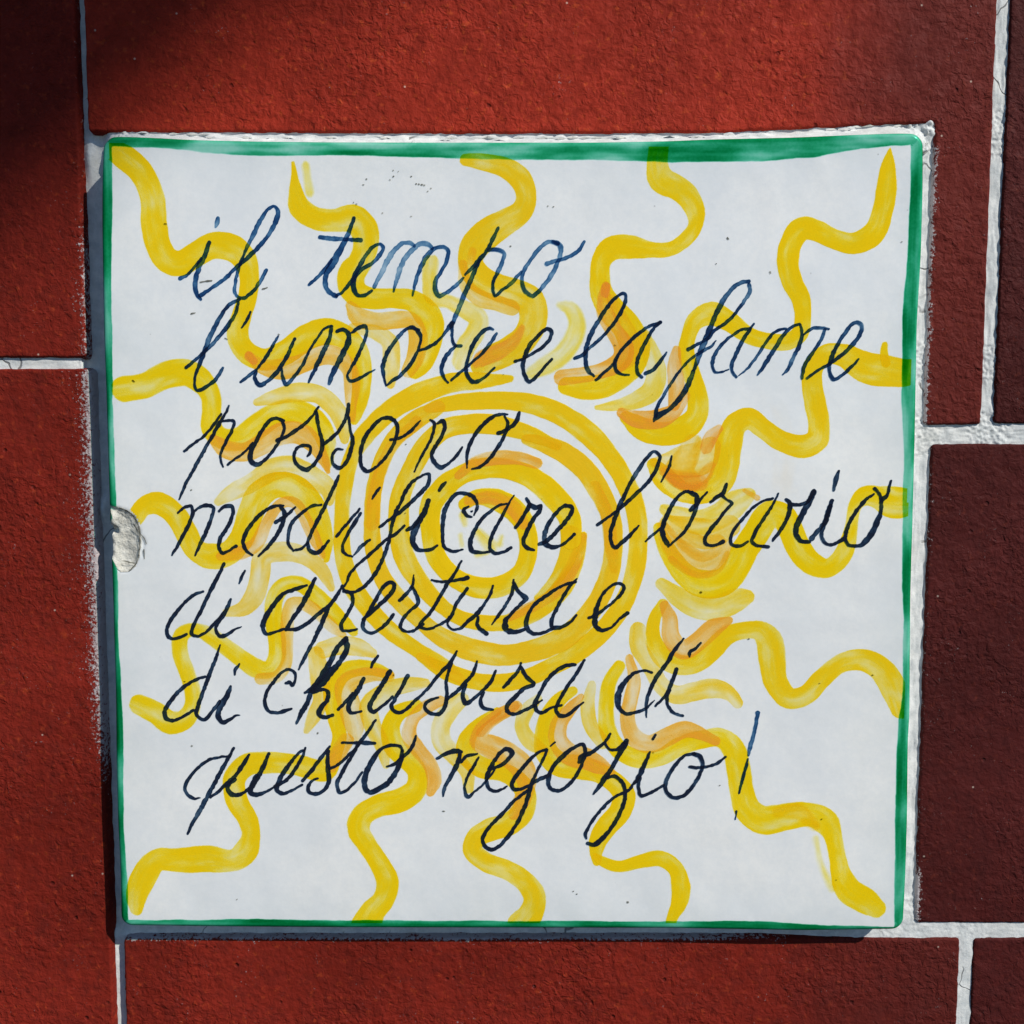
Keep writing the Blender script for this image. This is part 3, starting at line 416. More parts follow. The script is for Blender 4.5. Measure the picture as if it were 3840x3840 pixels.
def seg_dist(px, pz, poly, closed=False):
    """distance of points to a polyline plus (arc position, side)"""
    poly = np.asarray(poly, float)
    if closed: poly = np.vstack([poly, poly[:1]])
    best = np.full(px.shape, 1e9); arc = np.zeros(px.shape)
    L = 0
    for i in range(len(poly) - 1):
        ax, az = poly[i]; bx, bz = poly[i + 1]
        dx, dz = bx - ax, bz - az; l2 = dx * dx + dz * dz
        if l2 == 0: continue
        t = np.clip(((px - ax) * dx + (pz - az) * dz) / l2, 0, 1)
        d = np.hypot(px - ax - t * dx, pz - az - t * dz)
        m = d < best
        best = np.where(m, d, best); arc = np.where(m, L + t * math.sqrt(l2), arc)
        L += math.sqrt(l2)
    return best, arc

def inside(px, pz, poly):
    r = np.zeros(px.shape, bool)
    poly = np.asarray(poly, float)
    j = len(poly) - 1
    for i in range(len(poly)):
        xi, zi = poly[i]; xj, zj = poly[j]
        if zi != zj:
            c = ((zi > pz) != (zj > pz)) & (px < (xj - xi) * (pz - zi) / (zj - zi) + xi)
            r ^= c
        j = i
    return r

def catmull(pts, step):
    P = np.asarray(pts, float)
    if len(P) < 3:
        P = np.vstack([P[0], (P[0] + P[-1]) / 2, P[-1]])
    Q = np.vstack([2 * P[0] - P[1], P, 2 * P[-1] - P[-2]])
    out = []
    for i in range(1, len(Q) - 2):
        p0, p1, p2, p3 = Q[i - 1:i + 3]
        # centripetal parametrisation
        e = lambda a, b: max(1e-4, math.hypot(a[0] - b[0], a[1] - b[1])) ** 0.5
        t1 = e(p0, p1); t2 = t1 + e(p1, p2); t3 = t2 + e(p2, p3)
        n = max(2, int(math.hypot(*(p2 - p1)[:2]) / step))
        for t in np.linspace(t1, t2, n, endpoint=False):
            A1 = (t1 - t) / t1 * p0 + t / t1 * p1
            A2 = (t2 - t) / (t2 - t1) * p1 + (t - t1) / (t2 - t1) * p2
            A3 = (t3 - t) / (t3 - t2) * p2 + (t - t2) / (t3 - t2) * p3
            B1 = (t2 - t) / t2 * A1 + t / t2 * A2
            B2 = (t3 - t) / (t3 - t1) * A2 + (t - t1) / (t3 - t1) * A3
            Cc = (t2 - t) / (t2 - t1) * B1 + (t - t1) / (t2 - t1) * B2
            out.append(Cc)
    out.append(Q[-2])
    return np.array(out)

# ------------------------------------------------------------------ materials
def new_mat(name):
    m = bpy.data.materials.new(name); m.use_nodes = True
    m.node_tree.nodes.clear()
    return m, m.node_tree.nodes, m.node_tree.links

class NT:
    def __init__(s, name):
        s.m, s.n, s.l = new_mat(name)
    def node(s, t, **kw):
        x = s.n.new(t)
        for k, v in kw.items(): setattr(x, k, v)
        return x
    def val(s, inp, v):
        if isinstance(v, bpy.types.NodeSocket): s.l.new(v, inp)
        else: inp.default_value = v
    def math(s, op, a, b=0.0, c=0.0, clamp=False):
        x = s.node('ShaderNodeMath', operation=op); x.use_clamp = clamp
        s.val(x.inputs[0], a); s.val(x.inputs[1], b); s.val(x.inputs[2], c)
        return x.outputs[0]
    def attr(s, name):
        x = s.node('ShaderNodeAttribute'); x.attribute_name = name
        return x.outputs['Fac']
    def pos(s):
        return s.node('ShaderNodeNewGeometry').outputs['Position']
    def noise(s, vec, scale, detail=3, rough=.5, dist=0):
        x = s.node('ShaderNodeTexNoise'); s.val(x.inputs['Vector'], vec)
        x.inputs['Scale'].default_value = scale; x.inputs['Detail'].default_value = detail
        x.inputs['Roughness'].default_value = rough; x.inputs['Distortion'].default_value = dist
        return x.outputs[0]
    def range(s, v, a, b, c=0.0, d=1.0, typ='SMOOTHSTEP'):
        x = s.node('ShaderNodeMapRange', interpolation_type=typ)
        s.val(x.inputs[0], v)
        for i, q in enumerate((a, b, c, d)): s.val(x.inputs[i + 1], q)
        return x.outputs[0]
    def mix(s, f, a, b):
        x = s.node('ShaderNodeMix', data_type='RGBA'); s.val(x.inputs[0], f)
        s.val(x.inputs[6], a); s.val(x.inputs[7], b)
        return x.outputs[2]
    def comb(s, a, b, c):
        x = s.node('ShaderNodeCombineXYZ')
        s.val(x.inputs[0], a); s.val(x.inputs[1], b); s.val(x.inputs[2], c)
        return x.outputs[0]
    def bump(s, h, strength, dist, prev=None):
        x = s.node('ShaderNodeBump'); s.val(x.inputs['Height'], h)
        x.inputs['Strength'].default_value = strength; x.inputs['Distance'].default_value = dist
        if prev: s.l.new(prev, x.inputs['Normal'])
        return x.outputs[0]
    def out(s, sh):
        o = s.node('ShaderNodeOutputMaterial'); s.l.new(sh, o.inputs[0]); return s.m
    def principled(s, col, rough, spec=.5, normal=None, coat=0, coat_rough=.05):
        p = s.node('ShaderNodeBsdfPrincipled')
        s.val(p.inputs['Base Color'], col); s.val(p.inputs['Roughness'], rough)
        s.val(p.inputs['Specular IOR Level'], spec)
        s.val(p.inputs['Coat Weight'], coat); s.val(p.inputs['Coat Roughness'], coat_rough)
        if normal: s.l.new(normal, p.inputs['Normal'])
        return p.outputs[0]

def film_material(name, absorb, absorb2, opaque, body, body2, ink=False):
    """thin painted glaze: it tints what lies under it; density, edge and brush streaks
    come from per-vertex stroke attributes (mm)"""
    t = NT(name)
    d = t.attr('edge'); s = t.attr('across'); u = t.attr('along'); k = t.attr('pigment')
    hue = t.attr('hue'); soft = t.attr('soft'); seed = t.attr('seed')
    p = t.pos()
    if ink:
        n1 = t.noise(p, 900, 2, .6)
        dd = t.math('ADD', d, t.math('MULTIPLY', t.math('SUBTRACT', n1, .5), .28))
        alpha = t.range(dd, 0.0, .10)
        blot = t.noise(p, 330, 3, .6)
        fine = t.noise(p, 2400, 2, .6)
        rim = t.range(dd, .08, .32, 1.35, .88)
        kk = t.math('MULTIPLY', k, t.range(blot, .3, .7, .55, 1.3))
        kk = t.math('MULTIPLY', kk, t.range(fine, .3, .7, .93, 1.07))
        kk = t.math('MULTIPLY', kk, rim)
    else:
        en = t.noise(p, 420, 3, .6)
        en2 = t.noise(p, 90, 2, .5)
        wob = t.math('ADD', t.math('MULTIPLY', t.math('SUBTRACT', en, .5), .35),
                     t.math('MULTIPLY', t.math('SUBTRACT', en2, .5), .9))
        dd = t.math('ADD', d, wob)
        # bristle streaks run along the stroke
        v = t.comb(t.math('MULTIPLY', u, .06), t.math('MULTIPLY', s, 1.15), t.math('MULTIPLY', seed, 7.3))
        st = t.noise(v, 1.0, 4, .62)
        v2 = t.comb(t.math('MULTIPLY', u, .10), t.math('MULTIPLY', s, .30), t.math('MULTIPLY', seed, 3.1))
        pool = t.noise(v2, 1.0, 2, .5)
        dry = t.math('MULTIPLY', t.math('SUBTRACT', st, .5), t.math('MULTIPLY', t.math('MINIMUM', soft, .45), 1.4))
        alpha = t.range(t.math('ADD', dd, dry), 0.0, t.math('ADD', soft, .12))
        grain = t.noise(p, 1500, 2, .6)
        kk = t.math('MULTIPLY', k, t.range(st, .3, .72, .84, 1.17))
        kk = t.math('MULTIPLY', kk, t.range(pool, .28, .72, .34, 1.5))
        kk = t.math('MULTIPLY', kk, t.range(grain, .3, .7, .92, 1.08))
        rim = t.math('MULTIPLY', t.range(dd, .10, .50, t.range(hue, .1, .6, 1.25, 1.6), 1.0), t.range(dd, .5, 2.4, 1.08, .90))
        kk = t.math('MULTIPLY', kk, rim)
    kk = t.math('MULTIPLY', kk, alpha)
    ch = []
    for i in range(3):
        a = t.math('ADD', absorb[i], t.math('MULTIPLY', hue, absorb2[i] - absorb[i]))
        e = t.math('EXPONENT', t.math('MULTIPLY', t.math('MULTIPLY', kk, a), -.5))
        ch.append(e)
    col = t.comb(*ch)
    tr = t.node('ShaderNodeBsdfTransparent'); t.l.new(col, tr.inputs[0])
    if opaque > 0:
        df = t.node('ShaderNodeBsdfDiffuse')
        t.val(df.inputs[0], t.mix(hue, (*body, 1), (*body2, 1)))
        f = t.math('SUBTRACT', 1.0, t.math('EXPONENT', t.math('MULTIPLY', kk, -opaque)))
        mx = t.node('ShaderNodeMixShader'); t.l.new(f, mx.inputs[0])
        t.l.new(tr.outputs[0], mx.inputs[1]); t.l.new(df.outputs[0], mx.inputs[2])
        return t.out(mx.outputs[0])
    return t.out(tr.outputs[0])

YEL = film_material('yellow_glaze_paint', (.0, .22, 3.9), (.0, .80, 2.8), .62,
                    (1.0, .71, .004), (1.0, .50, .08))
GRN = film_material('green_glaze_paint', (3.05, .74, 1.35), (3.05, .74, 1.35), 0, (0, 0, 0), (0, 0, 0))
CRK = film_material('crack_dirt', (2.6, 2.6, 2.8), (2.6, 2.6, 2.8), 0, (0, 0, 0), (0, 0, 0), ink=True)
INKM = film_material('dark_blue_ink', (5.6, 3.1, 1.55), (4.4, 3.5, 2.75), .42, (.018, .040, .105), (.026, .030, .044), ink=True)

# white tin glaze, with bare clay where the chip is
t = NT('white_tile_glaze')
p = t.pos(); chip = t.attr('chip')
vor = t.node('ShaderNodeTexVoronoi'); t.l.new(p, vor.inputs['Vector']); vor.inputs['Scale'].default_value = 260
gate = t.math('GREATER_THAN', t.node('ShaderNodeSeparateColor').outputs[0], .0)
sc = t.n[-1]
sepc = t.node('ShaderNodeSeparateColor'); t.l.new(vor.outputs['Color'], sepc.inputs[0])
spot = t.math('MULTIPLY', t.range(vor.outputs['Distance'], .03, .075, 1, 0), t.math('GREATER_THAN', sepc.outputs[0], .86))
spot = t.math('MULTIPLY', spot, t.range(t.noise(p, 60, 2), .45, .6, .05, .55))
cloud = t.noise(p, 38, 4, .6)
mott = t.noise(p, 700, 3, .7)
c = t.mix(t.range(cloud, .35, .7), (.76, .77, .765, 1), (.84, .83, .795, 1))
c = t.mix(t.range(mott, .3, .7, 0, .30), c, (.66, .69, .705, 1))
c = t.mix(t.range(t.noise(p, 23, 4, .7, .6), .64, .74, 0, .22), c, (.80, .66, .42, 1))
c = t.mix(spot, c, (.22, .20, .17, 1))
clay = t.mix(t.range(t.noise(p, 300, 5, .7), .3, .7), (.54, .515, .44, 1), (.72, .70, .62, 1))
clay = t.mix(t.range(t.noise(p, 1300, 3, .7), .55, .75, 0, .35), clay, (.20, .19, .17, 1))
clay = t.mix(t.range(t.noise(p, 130, 3, .6), .52, .70, 0, .35), clay, (.26, .25, .22, 1))
cm = t.range(chip, .35, .6)
gr = t.math('MULTIPLY', t.attr('rim_tint'), t.range(t.noise(p, 85, 4, .65), .3, .7, .35, 1))
c = t.mix(t.math('MULTIPLY', gr, .5), c, (.50, .56, .55, 1))  # glaze turns darker grey-green towards the rim
col = t.mix(cm, c, clay)
b1 = t.bump(t.noise(p, 45, 2, .5), .5, .0012)
b2 = t.bump(t.noise(p, 620, 3, .6), .22, .0001, b1)
b3 = t.bump(t.math('MULTIPLY', t.noise(p, 900, 5, .7), cm), .8, .0007, b2)
rough = t.range(cm, 0, 1, .17, .85)
GLAZE = t.out(t.principled(col, rough, t.range(cm, 0, 1, .55, .2), b3))
t.n.remove(sc) if sc.bl_idname == 'ShaderNodeSeparateColor' and not sc.outputs[0].is_linked else None

def red_material(name, base, dark, hot, smear=1.0):
    t = NT(name)
    p = t.pos(); sm = t.attr('smear'); fl = t.attr('light_falloff')
    big = t.noise(p, 17, 3, .6)
    mid = t.noise(p, 230, 4, .65, .4)
    fine = t.noise(p, 900, 4, .7)
    c = t.mix(t.range(big, .3, .7), (*base, 1), (*[x * .66 for x in base], 1))
    c = t.mix(t.range(mid, .42, .72, 0, .5), c, (*dark, 1))
    c = t.mix(t.range(t.noise(p, 480, 3, .6), .55, .75, 0, .5), c, (*hot, 1))
    c = t.mix(t.range(fine, .5, .75, 0, .4), c, (*[x * .45 for x in dark], 1))
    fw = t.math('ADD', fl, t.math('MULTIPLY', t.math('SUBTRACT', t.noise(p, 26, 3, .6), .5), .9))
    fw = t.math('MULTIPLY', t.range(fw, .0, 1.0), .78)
    c = t.mix(t.math('MULTIPLY', fw, t.range(fl, 0, .05)), c, (.070, .0135, .0115, 1))  # light fall-off put into the colour: red darkens to maroon
    # pale specks
    v = t.node('ShaderNodeTexVoronoi'); t.l.new(p, v.inputs['Vector']); v.inputs['Scale'].default_value = 210
    s2 = t.node('ShaderNodeSeparateColor'); t.l.new(v.outputs['Color'], s2.inputs[0])
    sp = t.math('MULTIPLY', t.range(v.outputs['Distance'], .02, .08, 1, 0), t.math('GREATER_THAN', s2.outputs[1], .988))
    c = t.mix(t.math('MULTIPLY', sp, .45), c, (.75, .62, .50, 1))
    # dried mortar smeared over the edge
    g = t.noise(p, 1150, 4, .75)
    g2 = t.noise(p, 120, 3, .6)
    mk = t.math('ADD', sm, t.math('MULTIPLY', t.math('SUBTRACT', g2, .5), .8))
    mk = t.math('SUBTRACT', mk, t.range(g, .33, .67, .12, 1.25, 'LINEAR'))
    mk = t.range(mk, -.16, .16)
    c = t.mix(t.math('MULTIPLY', mk, .82), c, (.50, .46, .46, 1))
    pv = t.node('ShaderNodeTexVoronoi'); t.l.new(p, pv.inputs['Vector']); pv.inputs['Scale'].default_value = 520
    ps = t.node('ShaderNodeSeparateColor'); t.l.new(pv.outputs['Color'], ps.inputs[0])
    pore = t.math('MULTIPLY', t.range(pv.outputs['Distance'], .12, .38, 1, 0), t.math('GREATER_THAN', ps.outputs[0], .988))
    c = t.mix(t.math('MULTIPLY', pore, .3), c, (.035, .012, .012, 1))
    amp = t.range(t.noise(p, 38, 3, .6), .3, .7, .45, 1.35)
    h = t.math('ADD', t.math('MULTIPLY', t.noise(p, 560, 3, .58, .5), amp), t.math('MULTIPLY', fine, .22))
    h = t.math('SUBTRACT', h, t.math('MULTIPLY', pore, .5))
    b = t.bump(h, 1.0, .00070)
    b = t.bump(t.noise(p, 210, 2, .5), .6, .0009, b)
    b = t.bump(mk, .5, .0003, b)
    return t.out(t.principled(c, t.range(mid, .3, .7, .6, .8), .08, b))

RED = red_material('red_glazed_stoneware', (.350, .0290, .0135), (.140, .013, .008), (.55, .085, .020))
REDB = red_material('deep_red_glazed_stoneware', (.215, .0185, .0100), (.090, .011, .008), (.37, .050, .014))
RED2 = red_material('dimmed_red_glazed_stoneware', (.078, .0125, .0110), (.040, .0085, .0085), (.13, .024, .014))  # red tile colour darkened, painting in light fall-off on the right-hand tiles

t = NT('pale_grout')
p = t.pos(); dirt = t.attr('dirt')
n = t.noise(p, 300, 5, .7)
c = t.mix(t.range(n, .3, .7), (.52, .54, .53, 1), (.72, .72, .69, 1))
c = t.mix(t.range(t.noise(p, 1300, 3, .7), .58, .74, 0, .35), c, (.30, .29, .28, 1))
c = t.mix(t.range(t.noise(p, 60, 3, .6), .5, .75, 0, .4), c, (.55, .52, .45, 1))
vc = t.node('ShaderNodeTexVoronoi'); vc.feature = 'DISTANCE_TO_EDGE'
mp = t.node('ShaderNodeVectorMath', operation='ADD')
nz = t.node('ShaderNodeTexNoise'); t.l.new(p, nz.inputs['Vector']); nz.inputs['Scale'].default_value = 150
scl = t.node('ShaderNodeVectorMath', operation='SCALE'); t.l.new(nz.outputs['Color'], scl.inputs[0]); scl.inputs['Scale'].default_value = .006
t.l.new(p, mp.inputs[0]); t.l.new(scl.outputs[0], mp.inputs[1])
t.l.new(mp.outputs[0], vc.inputs['Vector']); vc.inputs['Scale'].default_value = 55
crack = t.range(vc.outputs['Distance'], .004, .014, 1, 0)
crack = t.math('MULTIPLY', crack, t.range(t.noise(p, 45, 2), .56, .60))
c = t.mix(t.math('MULTIPLY', crack, .8), c, (.10, .095, .09, 1))
hh = t.math('SUBTRACT', t.noise(p, 700, 5, .75), crack)
b = t.bump(hh, .45, .0004)
GROUT = t.out(t.principled(c, .9, .15, b))

t = NT('blocker_board')
p = t.pos()
BLOCKER = t.out(t.principled(t.mix(t.noise(p, 6, 4), (.30, .27, .23, 1), (.42, .39, .34, 1)), .8))  # for the added unseen board that shades the wall

# ------------------------------------------------------------------ the tiled wall: grout bed + red tiles
def graded(a, b, coarse, fine, keys, reach):
    """grid lines from a to b, fine near the given keys"""
    out = [a]
    x = a
    keys = np.array(keys)
    while x < b:
        d = np.min(np.abs(keys - x)) if len(keys) else 1e9
        step = fine if d < reach else min(coarse, fine + (d - reach) * .5)
        x += step
        out.append(x)
    return np.array(out)

def rects_sd(X, Z, rects):
    """signed distance (positive inside) to a union of overlapping rectangles"""
    s = np.full(X.shape, -1e9)
    for x0, x1, z0, z1 in rects:
        dx = np.minimum(X - x0, x1 - X); dz = np.minimum(Z - z0, z1 - Z)
        ins = np.minimum(dx, dz)
        r = 1.1   # worn corners
        cx = np.minimum(dx, r); cz = np.minimum(dz, r)
        rnd = r - np.hypot(r - cx, r - cz)
        s = np.maximum(s, np.where((dx < r) & (dz < r), rnd, ins))
    return s

def red_tile(rects, mat, seed, parent, kx, kz, smear=None, lift=0.0, light_falloff=None, warp=None):
    x0 = min(r[0] for r in rects) - .9; x1 = max(r[1] for r in rects) + .9
    z0 = min(r[2] for r in rects) - .9; z1 = max(r[3] for r in rects) + .9
    xs = graded(max(x0, -146), min(x1, 146), 1.6, .22, kx, 1.3)
    zs = graded(max(z0, -160), min(z1, 146), 1.6, .22, kz, 1.3)
    X, Z = np.meshgrid(xs, zs)
    s = rects_sd(X, warp(X, Z) if warp else Z, rects)
    s = s + .16 * fbm(X * .5, Z * .5, seed, 3) + .10 * vnoise(X * 2.2, Z * 2.2, seed + 5)
    R = .75
    q = np.clip(s / R, -1.2, 1)
    h = np.where(s >= R, 0, -R * (1 - np.sqrt(np.clip(1 - (1 - np.clip(q, 0, 1)) ** 2, 0, 1))) * .8)
    h = np.where(s < 0, -R * .8 + s * 9.0, h)
    h = np.maximum(h, -6.5)
    h = h + .10 * fbm(X / 14, Z / 14, seed + 9, 3) + .04 * fbm(X / 1.5, Z / 1.5, seed + 2, 2) + lift
    keep = s > -.9
    nz, nx = X.shape
    idx = np.arange(nz * nx).reshape(nz, nx)
    k = keep[:-1, :-1] | keep[1:, :-1] | keep[:-1, 1:] | keep[1:, 1:]
    a = idx[:-1, :-1][k]; b = idx[:-1, 1:][k]; c = idx[1:, 1:][k]; d = idx[1:, :-1][k]
    faces = np.stack([a, b, c, d], 1)
    V = np.stack([X.ravel(), -h.ravel(), Z.ravel()], 1)
    sm = smear(X, Z) if smear else np.zeros(X.shape)
    V, faces, at = compact(V, faces, {'smear': sm.ravel(), 'light_falloff': (light_falloff(X, Z) if light_falloff else np.zeros(X.shape)).ravel()})
    return link('wall_tile', mesh_np('wall_tile', V, faces, at), mat, parent)

# plaque outline in mm (left, right, bottom, top edges were measured point by point)
def resample(poly, ts, axis):
    P = np.asarray(poly, float)
    o = np.argsort(P[:, axis]); P = P[o]
    a = P[:, axis]; t = (a - a[0]) / (a[-1] - a[0])
    # smooth cubic-ish interpolation through densified samples
    tt = np.linspace(0, 1, 240)
    q = [np.interp(tt, t, P[:, i]) for i in (0, 1)]
    ker = np.hanning(17); ker /= ker.sum()
    qs = []
    for v in q:
        base = v[0] + (v[-1] - v[0]) * tt
        r = np.pad(v - base, 8, mode='reflect', reflect_type='odd')
        qs.append(base + np.convolve(r, ker, 'valid'))
    return np.stack([np.interp(ts, tt, qs[0]), np.interp(ts, tt, qs[1])], -1)

def side_lines():
    ts = np.linspace(0, 1, 300)
    T = resample(EDGE_TOP, ts, 0); B = resample(EDGE_BOTTOM, ts, 0)
    Lf = resample(EDGE_LEFT, ts, 1); Rt = resample(EDGE_RIGHT, ts, 1)
    return T, B, Lf, Rt
T_, B_, L_, R_ = side_lines()
OUT = np.vstack([T_[::6], R_[::-1][::6], B_[::-1][::6], L_[::6]])

wall = None
XK = [-107.4, -105.0, 104.6, 119.0, 122.3, 106.6, -106.25, -103.0, -98, -101]
ZK = [94.05, 21.8, 16.8, -109.6, -113.75, 38.6, 35.8]

def grout_mesh():
    xs = graded(-146, 146, 1.5, .24, XK + [102, 100, -99.5, -103, 123], 3.0)
    zs = graded(-160, 146, 1.5, .24, ZK + [96, 91, -106, -111, 19, 37], 3.0)
    # keep the ring round the plaque fine
    X, Z = np.meshgrid(xs, zs)
    d, _ = seg_dist(X, Z, OUT, True)
    ins = inside(X, Z, OUT)
    d = np.where(ins, -d, d)
    left = 1 - smooth(-102.5, -99.0, X)
    low = 1 - smooth(-113.5, -110.0, Z)
    h = np.full(X.shape, -.5)
    h = h - 1.9 * (1 - smooth(60, 96, X)) * (1 - smooth(-100, -96, Z))
    h = h * (1 - left) + left * (-3.1 + .9 * low + .3 * smooth(80, 100, Z))
    h = np.where(X < -109, -.9, h)
    # sloping mortar fillet above and to the right of the plaque
    top = smooth(86, 92, Z); rgt = smooth(96, 101, X)
    side = np.clip(np.maximum(top * smooth(-104, -96, X), rgt * smooth(-106.5, -104.5, Z)), 0, 1)
    jag = .55 * fbm(X * .8, Z * .8, 3, 4) + .25 * vnoise(X * 2.5, Z * 2.5, 8)
    width = np.where(top > .5, 2.9 + .8 * smooth(60, 100, X), 2.75)
    prof = 4.3 * (1 - np.clip((d + jag * .6) / width, 0, 1)) ** .9 - .85
    knob = np.exp(-(((X - 104.0) / 1.7) ** 2 + ((Z - 95.2) / 1.9) ** 2))
    prof = prof + (1.5 + 1.2 * vnoise(X * .9, Z * .9, 77)) * knob * (d > 0)
    prof = prof + np.where(d > 0, .35 * fbm(X * 1.3, Z * 1.3, 12, 4), 0)
    crumb = (vnoise(X * 1.1, Z * 1.1, 31) > .45) * np.exp(-((d - width) / .7) ** 2) * 1.1
    prof = prof + crumb * (top > .5)
    h = h * (1 - side) + prof * side
    # left/bottom: small lip of mortar against the plaque
    h = h + (1 - side) * .4 * np.exp(-np.clip(d, 0, 9) / .5)
    # blob of mortar beside the chip and near the top left corner
    h = h + 2.6 * np.exp(-(((X + 104.9) / 1.3) ** 2 + ((Z - .2) / 2.8) ** 2))
    h = h + 1.5 * np.exp(-(((X + 105.6) / 1.6) ** 2 + ((Z - 88.0) / 4.5) ** 2))
    h = h + .22 * fbm(X * .35, Z * .35, 21, 4) + .10 * fbm(X * 1.6, Z * 1.6, 23, 3)
    # mortar smeared up over the very edge of neighbouring tiles
    h = np.where(d < -1.5, -3.5, h)
    nz, nx = X.shape
    idx = np.arange(nz * nx).reshape(nz, nx)
    a = idx[:-1, :-1].ravel(); b = idx[:-1, 1:].ravel(); c = idx[1:, 1:].ravel(); e = idx[1:, :-1].ravel()
    V = np.stack([X.ravel(), -h.ravel(), Z.ravel()], 1)
    return mesh_np('tiled_wall', V, np.stack([a, b, c, e], 1), {'dirt': np.zeros(X.size)})

wall = link('tiled_wall', grout_mesh(), GROUT)
wall['label'] = 'wall of big red glazed tiles with pale grout joints behind the painted plaque'
wall['category'] = 'wall'

def smear_left(X, Z):
    e = np.exp(-np.clip(-106.4 - X, 0, 99) / (1.6 + 1.2 * (Z < 35)))
    return 1.15 * e * smooth(-88, -40, Z) * (1 - smooth(60, 80, Z) * .8)
def smear_c(X, Z):
    e = np.exp(-np.clip(X - 104.7, 0, 99) / .9)
    return .95 * e * (Z < 90)
def smear_e(X, Z):
    e = np.exp(-np.clip(X - 106.8, 0, 99) / 1.0)
    return (.25 + .95 * smooth(-92, -100, Z)) * e
def smear_f(X, Z):
    e = np.exp(-np.clip(-113.8 - Z, 0, 99) / .5)
    return 1.0 * e * (1 - smooth(40, 90, X))

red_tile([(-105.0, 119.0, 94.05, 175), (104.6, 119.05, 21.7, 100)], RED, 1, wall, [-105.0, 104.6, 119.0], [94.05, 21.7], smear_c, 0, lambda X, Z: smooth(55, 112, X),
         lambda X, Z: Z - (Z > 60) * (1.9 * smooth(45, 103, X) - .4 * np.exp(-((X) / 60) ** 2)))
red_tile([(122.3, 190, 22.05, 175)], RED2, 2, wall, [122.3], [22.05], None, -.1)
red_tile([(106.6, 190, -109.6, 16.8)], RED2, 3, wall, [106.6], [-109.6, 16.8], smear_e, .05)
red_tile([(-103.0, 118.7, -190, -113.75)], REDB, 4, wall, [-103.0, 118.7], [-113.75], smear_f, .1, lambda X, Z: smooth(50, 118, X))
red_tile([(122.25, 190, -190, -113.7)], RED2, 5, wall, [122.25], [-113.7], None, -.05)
red_tile([(-190, -107.4, 38.6, 175)], REDB, 6, wall, [-107.4], [38.6], smear_left, 0)
red_tile([(-190, -106.25, -190, 35.8)], REDB, 7, wall, [-106.25], [35.8], smear_left, .05)

# ------------------------------------------------------------------ the plaque
plaque = bpy.data.objects.new('painted_plaque', None)
scene.collection.objects.link(plaque)
plaque['label'] = 'square white ceramic plaque with green border, yellow sun and handwritten Italian notice'
plaque['category'] = 'plaque'
plaque.location = (0, 0, 0)

def edge_lines(n_int, ring):
    """parameter values, dense near 0 and 1 (ring in mm of a 200 mm side)"""
    r = np.array(ring) / 200.0
    mid = np.linspace(r[-1], 1 - r[-1], n_int)[1:-1]
    return np.concatenate([r, mid, (1 - r)[::-1]])
RING = [0, .03, .08, .15, .25, .37, .5, .65, .82, 1.0, 1.25, 1.6, 2.0, 2.5, 3.0, 3.5, 4.0, 4.5, 5.0, 5.5, 6.0, 6.5, 7.0, 7.5]
US = edge_lines(430, RING); VS = edge_lines(420, RING)

def coons(us, vs):
    T = resample(EDGE_TOP, us, 0); B = resample(EDGE_BOTTOM, us, 0)
    Lf = resample(EDGE_LEFT, vs, 1); Rt = resample(EDGE_RIGHT, vs, 1)
    U, Vv = np.meshgrid(us, vs)
    U = U[..., None]; Vv = Vv[..., None]
    S = (1 - Vv) * B[None] + Vv * T[None] + (1 - U) * Lf[:, None] + U * Rt[:, None]
    S -= (1 - U) * (1 - Vv) * B[0] + U * (1 - Vv) * B[-1] + (1 - U) * Vv * T[0] + U * Vv * T[-1]
    return S
Sg = coons(US, VS)
GX, GZ = Sg[..., 0].copy(), Sg[..., 1].copy()
UU, VV = np.meshgrid(US, VS)
du = np.minimum(UU, 1 - UU) * 200; dv = np.minimum(VV, 1 - VV) * 200
# round the outline's corners by pulling the grid in
RC = 3.0
cu = np.clip(RC - du, 0, RC); cv = np.clip(RC - dv, 0, RC)
mx = np.maximum(cu, cv); hy = np.hypot(cu, cv)
f = np.where(hy > 0, mx / np.maximum(hy, 1e-9), 1)
GX += np.where(UU < .5, 1, -1) * cu * (1 - f)
GZ += np.where(VV < .5, 1, -1) * cv * (1 - f)
DE = np.where((cu > 0) & (cv > 0), RC - mx, np.minimum(du, dv))   # distance from the rim
RR = 1.15
qq = np.clip(DE / RR, 0, 1)
HH = PL - .95 * (1 - np.sqrt(np.clip(1 - (1 - qq) ** 2, 0, 1)))
# chipped place on the left rim
cd, _ = seg_dist(GX, GZ, CHIP, True)
cin = inside(GX, GZ, CHIP)
cs = np.where(cin, cd, -cd)
dd_, _ = seg_dist(GX, GZ, CHIP_DIP, True)
din = inside(GX, GZ, CHIP_DIP)
depth = smooth(-.25, .7, cs) * (.40 + .95 * np.clip(cs / 4.5, 0, 1) ** .8)
depth = depth + np.where(cin, .28 * fbm(GX * .7, GZ * .7, 41, 4), 0)
depth = depth + np.where(din, 2.0 * smooth(0, .9, dd_), 0)
fd, _ = seg_dist(GX, GZ, FLAKE, True)
fin = inside(GX, GZ, FLAKE)
depth = depth + np.where(fin, .22 * smooth(0, .35, fd), 0)
HB = HH - depth
chipv = smooth(-.22, .05, cs) * .999
chipv = np.maximum(chipv, np.where(fin, .30, 0))
nz, nx = GX.shape
idx = np.arange(nz * nx).reshape(nz, nx)
qa = idx[:-1, :-1]; qb = idx[:-1, 1:]; qc = idx[1:, 1:]; qd = idx[1:, :-1]
quads = np.stack([qa.ravel(), qb.ravel(), qc.ravel(), qd.ravel()], 1)
V = np.stack([GX.ravel(), -HB.ravel(), GZ.ravel()], 1)
